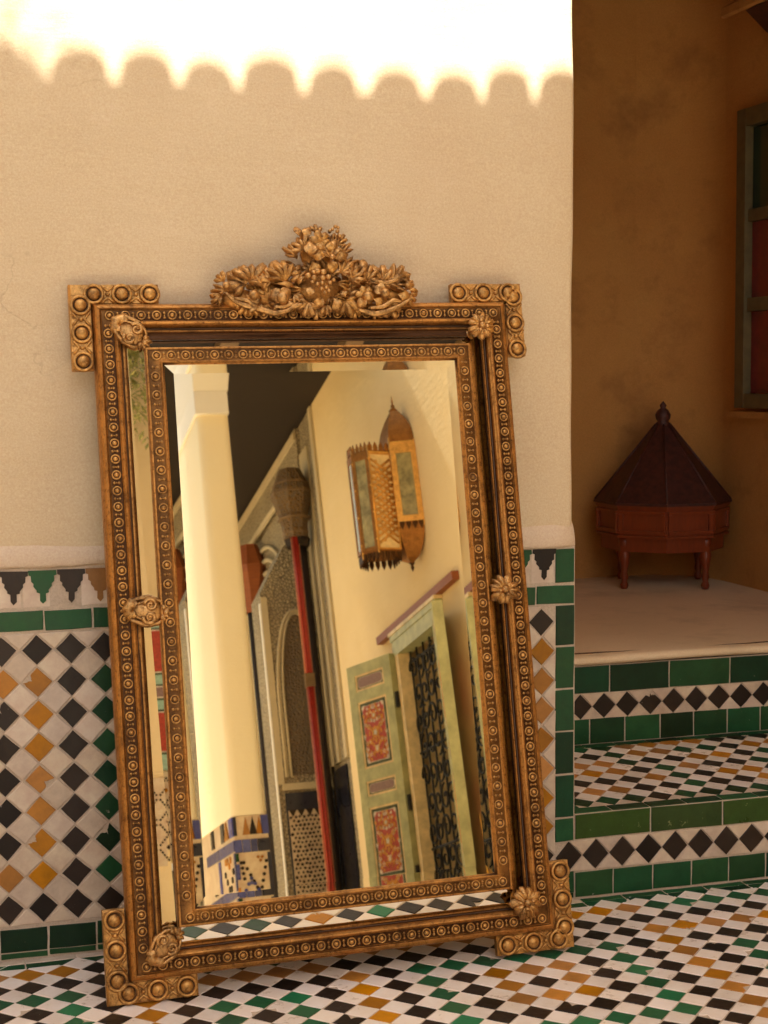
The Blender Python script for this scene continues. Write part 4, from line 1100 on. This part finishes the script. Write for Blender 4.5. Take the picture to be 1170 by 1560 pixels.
ebox(pr_,'sill',M['stuccop'],PX0+.03,XE-.03,PY,PY+.025,1.45,1.50)
ebox(pr_,'black_dado',M['navy'],PX0+.045,XE-.025,PY,PY+.012,.0,1.43)
mo=MB()
ms=MB(); ms.box(1.312,1.66,PY+.0125,PY+.015,.72,1.30); wp(pr_,ms.build('mosaic_ground',[M['w']],pr_))
for r_ in range(17):
    for c_ in range(11):
        x_=1.330+c_*.032+(r_%2)*.016+random.uniform(-.004,.004); z_=.745+r_*.0315+random.uniform(-.004,.004)
        if x_>1.645: continue
        rr=random.uniform(.010,.014); pts=[(rr*math.cos(a)*random.uniform(.75,1.15),rr*math.sin(a)*random.uniform(.75,1.15)) for a in [2*PI*q/6 for q in range(6)]]
        mo.prism(pts,Matrix.Translation((x_,PY+.0152,z_))@Matrix.Rotation(-PI/2,4,'X'),.002,0,0)
for k in range(5):
    mo.prism([(-.03,0),(.03,0),(0,-.055)][::1],Matrix.Translation((1.345+k*.065,PY+.0152,1.302))@Matrix.Rotation(-PI/2,4,'X')@Matrix.Rotation(PI,4,'X'),.002,0,0)
o=wp(pr_,mo.build('mosaic',[M['k']],pr_)); o['kind']='stuff'
# red poles under an octagonal capital
rp=empty('red_pole_column',(1.53,-8.97,0),'slender red pole column with painted-on highlights under a carved wooden capital, seen in the mirror','column')
for k,(dx,mm,rr) in enumerate(((-.026,'redhl',.008),(-.011,'redp',.0125),(.011,'redp',.0125),(.026,'redhl',.008))):
    g=MB(); g.tube([(1.530+dx,-8.97+(.0 if k in(0,3) else .012),0),(1.525+dx,-8.97+(.0 if k in(0,3) else .012),2.18)],rr,10); wp(rp,g.build('pole',[M[mm]],rp))
    g=MB(); g.tube([(1.525+dx,-8.97+(.0 if k in(0,3) else .012),2.285),(1.522+dx,-8.97+(.0 if k in(0,3) else .012),3.50)],rr,10); wp(rp,g.build('pole',[M[mm]],rp))
g=MB(); g.box(1.525-.036,1.525+.036,-8.99,-8.945,2.181,2.284); wp(rp,g.build('collar',[M['cedar']],rp))
def cap(par,cx_,cy_,zb_,zt_,r,mm):
    g=MB(); pr2=[(r*.60,zb_),(r*.62,zb_+.16*(zt_-zb_)),(r*.72,zb_+.34*(zt_-zb_)),(r*1.0,zb_+.60*(zt_-zb_)),(r*1.02,zb_+.68*(zt_-zb_)),(r*.86,zb_+.78*(zt_-zb_)),(r*.55,zt_)]
    g.lathe(pr2,TR(cx_,cy_,0,rz=PI/8),8,smooth=False); wp(par,g.build('capital',[M[mm]],par))
cap(rp,1.545,-9.02,3.36,3.92,.165,'carved')
for z_,r_ in ((3.40,.105),(3.52,.135),(3.72,.172),(3.80,.150)):
    g=MB(); g.lathe([(r_*.9,z_-.012),(r_,z_-.006),(r_,z_+.006),(r_*.9,z_+.012)],TR(1.545,-9.02,0,rz=PI/8),8,smooth=False); wp(rp,g.build('capital_ring',[M['cedar']],rp))
g=MB(); g.lathe([(.0,3.30),(.09,3.30),(.10,3.335),(.105,3.359)],TR(1.56,-9.04,0),8,smooth=False); g.tube([(1.60,-9.06,0),(1.60,-9.06,3.30)],.035,8); wp(rp,g.build('shaft',[M['ceil']],rp))
dc=empty('dark_column',(1.60,-11,0),'dark wooden column with brown capital deep in the gallery, seen in the mirror','column')
cap(dc,1.585,-11,3.26,3.88,.15,'brown'); g=MB(); g.tube([(1.575,-11,0),(1.575,-11,3.26)],.055,10); wp(dc,g.build('shaft',[M['ceil']],dc))
ci=empty('gallery_ceiling',(1,-11,4.4),'dark cedar gallery ceiling, seen in the mirror','ceiling')
ebox(ci,'boards',M['ceil'],.35,XE+.3,-16,-6.9,4.352,4.45)
for k in range(22): None
ew2=empty('end_wall',(0,-16.1,0),'far cream end wall of the court','wall')
ebox(ew2,'wall_face',M['court'],-4.6,XE+.4,-16.2,-16.001,0,3.4)
# pillar
pl=empty('whitewashed_pillar',(.48,-6.75,0),'bright cream square pillar with white capital and blue tiled foot, seen in the mirror','pillar')
PXa,PXb,PYf,PYb=.385,.592,-6.5,-7.75
def taperbox(b,x0_,x1_,y0_,y1_,z0_,z1_,k,mi=0,ch=.02):
    c0=[]; m_=5; ya_,yb2_=min(y0_,y1_),max(y0_,y1_)
    for (qx,qy,a0_) in ((x1_-ch,yb2_-ch,0),(x0_+ch,yb2_-ch,90),(x0_+ch,ya_+ch,180),(x1_-ch,ya_+ch,270)):
        for q in range(m_): a_=R(a0_+90*q/(m_-1)); c0.append((qx+ch*math.cos(a_),qy+ch*math.sin(a_)))
    cx_,cy_=(x0_+x1_)/2,(y0_+y1_)/2
    vs=[(p[0],p[1],z0_) for p in c0]+[(cx_+(p[0]-cx_)*k,cy_+(p[1]-cy_)*k,z1_) for p in c0]
    n_=len(c0); b.add(vs,[(i,(i+1)%n_,n_+(i+1)%n_,n_+i) for i in range(n_)],mi,True); b.add(vs,[tuple(reversed(range(n_))),tuple(range(n_,2*n_))],mi)
b=MB(); taperbox(b,PXa,PXb,PYb,PYf,1.0,3.452,.975,ch=.05); wp(pl,b.build('shaft',[M['pillarp']],pl))
b=MB(); taperbox(b,PXa-.012,PXb-.006,PYb-.02,PYf+.012,3.4525,3.60,1.0,ch=.01); taperbox(b,PXa-.012,PXb+.0,PYb-.02,PYf+.015,3.601,3.95,1.25,ch=.01); wp(pl,b.build('capital',[M['whitewash']],pl))
b=MB(); b.box(PXa+.005,PXb-.005,PYb+.005,PYf-.005,0,.998); wp(pl,b.build('foot_core',[M['w']],pl))
ft=MB(); WF=lambda x_,z_:Matrix.Translation((x_,PYf-.004,z_))@Matrix.Rotation(-PI/2,4,'X')@Matrix.Rotation(0,4,'Z')
LW=lambda y_,z_:Matrix.Translation((PXa+.004,y_,z_))@Matrix.Rotation(-PI/2,4,'Y')@Matrix.Rotation(PI/2,4,'Z')
def fr(x0_,x1_,z0_,z1_,key,name='foot_tile'):
    g=MB(); g.prism(rect(x1_-x0_-.004,z1_-z0_-.004),WF((x0_+x1_)/2,(z0_+z1_)/2),.007,.001); wp(pl,g.build(name,[M[key]],pl))
def lr(y0_,y1_,z0_,z1_,key,name='foot_tile'):
    g=MB(); g.prism(rect(y1_-y0_-.004,z1_-z0_-.004),LW((y0_+y1_)/2,(z0_+z1_)/2),.007,.001); wp(pl,g.build(name,[M[key]],pl))
xa,xb=PXa,PXb
fr(xa,xa+.022,.885,.995,'navy'); fr(xb-.045,xb,.885,.995,'blue')
fr(xa,xa+.045,.79,.865,'blue'); fr(xa+.045,xa+.095,.79,.865,'blue'); fr(xa+.095,xa+.135,.79,.865,'blue'); fr(xa+.135,xb,.79,.865,'navy')
fr(xa,xa+.022,.80-.06,.79,'g'); fr(xb-.024,xb,.40,.785,'navy'); fr(xb-.024,xb,.1,.396,'blue'); fr(xa,xa+.018,.55,.60,'o'); fr(xa,xa+.018,.44,.49,'g'); fr(xa,xa+.022,.64,.73,'blue')
for x_,k in ((xa+.075,'o'),(xa+.115,'k'),(xa+.152,'o')):
    g=MB(); g.prism([(-.022,.05),(.0,-.05),(.022,.05)],WF(x_,.94)@Matrix.Rotation(PI,4,'Z')@Matrix.Rotation(PI,4,'Z'),.007,.001); wp(pl,g.build('foot_tile',[M[k]],pl))
def hexd(x_,z_,r_,key,left=False):
    pts=[(r_*math.cos(2*PI*q/6),r_*math.sin(2*PI*q/6)) for q in range(6)]
    g=MB(); g.prism(pts,(LW if left else WF)(x_,z_),.0068,.001); wp(pl,g.build('hexagon_tile',[M[key]],pl))
cxh=xa+.095
for (dx,dz) in ((0,.125),(-.018,.095),(.018,.095),(-.036,.060),(.036,.060),(-.018,.026),(.018,.026),(0,-.008),(-.0,.10)) : hexd(cxh+dx-.014,.52+dz,.0115,'blue')
for k in range(8):
    hexd(xa+.045+k*.0165,.735-k*.031*1.15,.0105,'k'); hexd(xb-.032-k*.0155*.6,.735-k*.036,.0105,'k')
for k in range(4): hexd(xa+.03+.004*k,.735-.03*k,.0105,'k')
for (dx,dz) in ((0,0),(-.012,.02),(.012,.02)): hexd(xb-.065+dx,.74+dz,.009,'o')
ya=PYf-.01
lr(ya-.12,ya,.885,.995,'blue'); lr(ya-.40,ya-.30,.885,.995,'navy'); lr(ya-.50,ya,.80,.865,'blue'); lr(ya-.96,ya-.50,.80,.865,'blue'); lr(ya-.75,ya-.66,.885,.995,'k'); lr(ya-.56,ya-.50,.1,.795,'blue'); lr(ya-.045,ya,.58,.795,'blue'); lr(ya-.045,ya,.1,.575,'blue')
g=MB(); g.prism([(-.07,.05),(0,-.05),(.07,.05)],LW(ya-.22,.94),.007,.001); wp(pl,g.build('foot_tile',[M['o']],pl))
for k in range(6):
    hexd(ya-.10-.05*k,.70-.045*k,.020,'k',True); hexd(ya-.36+.05*k,.70-.045*k,.020,'k',True)
for (dx,dz) in ((0,0),(-.05,.03),(.05,.03),(-.1,.03)): hexd(ya-.22+dx,.74+dz,.022,'o',True)
# dry reeds beside the door
rd=empty('dry_reeds',(1.55,-5.42,0),'bunch of yellow dried reeds in a tall clay jar, seen at the mirror edge','reeds')
g=MB(); g.lathe([(0,0),(.07,0),(.09,.1),(.10,.25),(.06,.36),(.05,.40),(.06,.42)],TR(1.55,-5.42,0),14); wp(rd,g.build('jar',[M['roof']],rd))
g=MB()
for k in range(26):
    a=random.uniform(0,2*PI); s=random.uniform(0,.07); h=random.uniform(.55,.80); g.tube([(1.55+.02*math.cos(a),-5.42+.02*math.sin(a),.38),(1.55+s*.6*math.cos(a),-5.42+s*.6*math.sin(a),h*.8),(1.55+s*math.cos(a)+.015,-5.42+s*math.sin(a),h)],[.004,.005,.002],5)
wp(rd,g.build('stalks',[M['yellow']],rd))
# --- west side of the court, caught by the left margin strip
def leafcloud(par,name,mat,c,rad,n,size,seed):
    rnd=random.Random(seed); b=MB()
    for k in range(n):
        while True:
            p=Vector((rnd.uniform(-1,1),rnd.uniform(-1,1),rnd.uniform(-1,1)))
            if p.length<1: break
        p=Vector((p.x*rad[0],p.y*rad[1],p.z*rad[2]))*(.55+.45*math.sin(k*1.7)**2)+Vector(c)
        a,e_=rnd.uniform(0,2*PI),rnd.uniform(-1,1); d=Vector((math.cos(a)*math.cos(e_),math.sin(a)*math.cos(e_),math.sin(e_))); s=d.cross(Vector((0,0,1))).normalized(); L=size*rnd.uniform(.6,1.4)
        b.add([p,p+d*L*.5+s*L*.16,p+d*L,p+d*L*.5-s*L*.16],[(0,1,2,3)])
    return wp(par,b.build(name,[mat],par))

ww=empty('west_wall',(-4.6,-8,0),'cream west wall of the court behind the mirror view','wall')
ebox(ww,'wall_face',M['court'],-4.75,-4.6,-16.2,-.001,0,3.2)
gwl=empty('garden_wall',(-3.6,-7.1,0),'cream garden wall with mosaic foot and turquoise door, seen in the left margin of the mirror','wall')
ebox(gwl,'wall_face',M['court'],-4.59,-2.5,-7.3,-7.03,0,4.9)
ebox(gwl,'mosaic_foot',M['w'],-4.0,-2.6,-7.0295,-7.02,.45,.98)
g=MB()
def dm(x,z,r,mi): g.prism([(r,0),(0,r),(-r,0),(0,-r)],Matrix.Translation((x,-7.0195,z))@Matrix.Rotation(-PI/2,4,'X'),.003,0,mi)
for kx in range(-7,8):
    for kz in range(3):
        X_=-3.50+kx*.13; Z_=.56+kz*.15
        dm(X_,Z_,.016,0 if (kx+kz)%2 else 1)
        for q in range(5):
            t=q/5
            for sx_,sy_ in ((1,1),(-1,1),(1,-1),(-1,-1)): dm(X_+sx_*.065*t,Z_+sy_*.075*(1-t),.0085,0)
o=wp(gwl,g.build('mosaic_tiles',[M['k'],M['o']],gwl)); o['kind']='stuff'
td=empty('turquoise_door',(-3.2,-7.03,.98),'turquoise door leaf with red floral panels, seen in the left margin of the mirror','door')
ebox(td,'leaf_board',M['turq'],-3.515,-2.95,-7.0295,-6.995,.985,2.05)
for za,zb2,mm in ((1.10,1.34,'redpanel'),(1.44,1.50,'mauve'),(1.60,1.86,'redpanel')):
    ebox(td,'panel_border',M['dgreen'],-3.465,-3.0,-6.9948,-6.990,za-.02,zb2+.02); ebox(td,'panel_border',M['white'],-3.452,-3.012,-6.9898,-6.988,za-.008,zb2+.008); ebox(td,'floral_panel',M[mm],-3.446,-3.018,-6.9878,-6.985,za,zb2)
stp=empty('stone_bench',(-3.4,-6.6,0),'low pale stone bench with banded front, seen in the left margin of the mirror','bench')
ebox(stp,'seat_slab',M['whitewash'],-4.2,-2.9,-6.96,-6.40,.36,.40); ebox(stp,'front',M['paving'],-4.15,-2.95,-6.955,-6.46,0,.359)
pt=empty('potted_fern',(-3.42,-6.72,.40),'bright green fern on the stone bench, seen in the left margin of the mirror','plant')
g=MB(); g.lathe([(0,.401),(.06,.401),(.08,.48),(.075,.48),(.0,.47)],TR(-3.42,-6.72,0),12); wp(pt,g.build('pot',[M['roof']],pt))
leafcloud(pt,'fronds',M['leafd'],(-3.44,-6.72,.56),(.24,.16,.12),500,.06,3)
g=MB()
for k in range(9):
    a=random.uniform(-1,1); g.tube([(-3.42,-6.72,.48),(-3.42+a*.12,-6.68,.85),(-3.42+a*.3,-6.62,1.05+random.uniform(0,.2))],[.008,.012,.002],4,flat=.3)
wp(pt,g.build('blades',[M['leafd']],pt))
tr=empty('olive_tree',(-4.2,-6.6,0),'olive tree standing before the garden wall, seen in the left margin of the mirror','tree')
g=MB(); g.tube([(-4.2,-6.6,0),(-4.2,-6.6,1.5),(-4.1,-6.6,2.6),(-3.85,-6.6,3.5)],[.10,.08,.06,.03],9); g.tube([(-4.1,-6.6,2.4),(-3.6,-6.6,3.2)],[.05,.02],7); wp(tr,g.build('trunk',[M['bark']],tr))
leafcloud(tr,'crown',M['leafg'],(-3.78,-6.5,3.75),(.95,.42,1.02),9000,.075,5)
# --- loggia roof behind the camera: its clay tile eave throws the scalloped shadow
rf=empty('loggia_roof',(-1.5,-3.3,4.1),'clay tiled loggia roof behind the viewer whose scalloped eave shades the wall','roof')
EY,EZ=-1.72,4.133; SL=R(16)
TRF=Matrix.Translation((0,EY,EZ))@Matrix.Rotation(-SL,4,'X')     # local -Y runs up the roof
b=MB(); b.box(-4.6,1.69,-3.6,0,-.10,-.012,0,TRF); wp(rf,b.build('deck',[M['ceil']],rf))
for k in range(12):
    b=MB(); b.box(-4.5+k*.56,-4.42+k*.56,-3.5,-.04,-.18,-.1005,0,TRF); wp(rf,b.build('rafter',[M['cedar']],rf))
def cover(hw,hh,L,th=.012,n=10):
    q=MB(); vs=[];fs=[]
    for (y,sc) in ((0,1.0),(-L,.90)):
        for r_,off in ((1,0),(0,1)):
            for k in range(n+1):
                a=PI*k/n; w_=hw*sc-(th if off else 0); h_=hh*sc-(th if off else 0); vs.append((w_*math.cos(a),y,h_*math.sin(a)**.95))
    N_=n+1
    for k in range(n):
        fs+=[(k,k+1,2*N_+k+1,2*N_+k),(N_+k+1,N_+k,3*N_+k,3*N_+k+1),(k+1,k,N_+k,N_+k+1),(2*N_+k,2*N_+k+1,3*N_+k+1,3*N_+k)]
    fs+=[(0,2*N_,3*N_,N_),(n,N_+n,3*N_+n,2*N_+n)]
    q.add(vs,fs,0,True); return q.mesh('roof_tile',[M['roof']])
cv=cover(.053,.037,.42)
xs_=[-1.124,-.985,-.862,-.745,-.626,-.503,-.376,-.254,-.142,-.027]
xs_=[x-.03 for x in xs_]; xs_=[xs_[0]-.12*k for k in range(27,0,-1)]+xs_+[xs_[-1]+.12*k for k in range(1,15)]
for x in xs_:
    T=TRF@Matrix.Translation((x,random.uniform(-.008,.008),-.006+random.uniform(-.006,.006)))@Matrix.Rotation(random.uniform(-.05,.05),4,'Z')@Matrix.Diagonal((random.uniform(.90,1.06),1,random.uniform(.86,1.12),1)); o=place(cv,'roof_tile',rf,M4=T); wp(rf,o)
fl=MB()
for r_ in range(1,9):
    for x in xs_:
        o_=len(fl.v); me=cv; T=TRF@Matrix.Translation((x,-.38*r_,.004)); fl.add([T@v.co for v in me.vertices],[tuple(p.vertices) for p in me.polygons],0,True)
o=wp(rf,fl.build('roof_tile_field',[M['roof']],rf)); o['kind']='stuff'
for (x,y) in ((-4.5,-2.0),(1.62,-2.0),(-4.5,-5.0),(1.62,-5.0)):
    b=MB(); b.box(x-.06,x+.06,y-.06,y+.06,0,4.0 if y>-3 else 4.9); wp(rf,b.build('post',[M['cedar']],rf))
t2=empty('overhanging_tree',(-4.2,-6.0,0),'leafy tree reaching over the loggia roof behind the viewer','tree')
g=MB(); g.tube([(-4.2,-5.9,0),(-4.1,-5.8,3.0),(-3.4,-4.6,5.8),(-2.2,-3.4,6.2),(-1.5,-2.95,6.0)],[.11,.09,.06,.035,.012],8); wp(t2,g.build('trunk',[M['bark']],t2))
leafcloud(t2,'crown',M['leafg'],(-1.36,-2.95,5.97),(.30,.35,.11),330,.075,11)
leafcloud(t2,'crown',M['leafg'],(-3.2,-4.4,6.0),(.9,.8,.6),2500,.09,12)
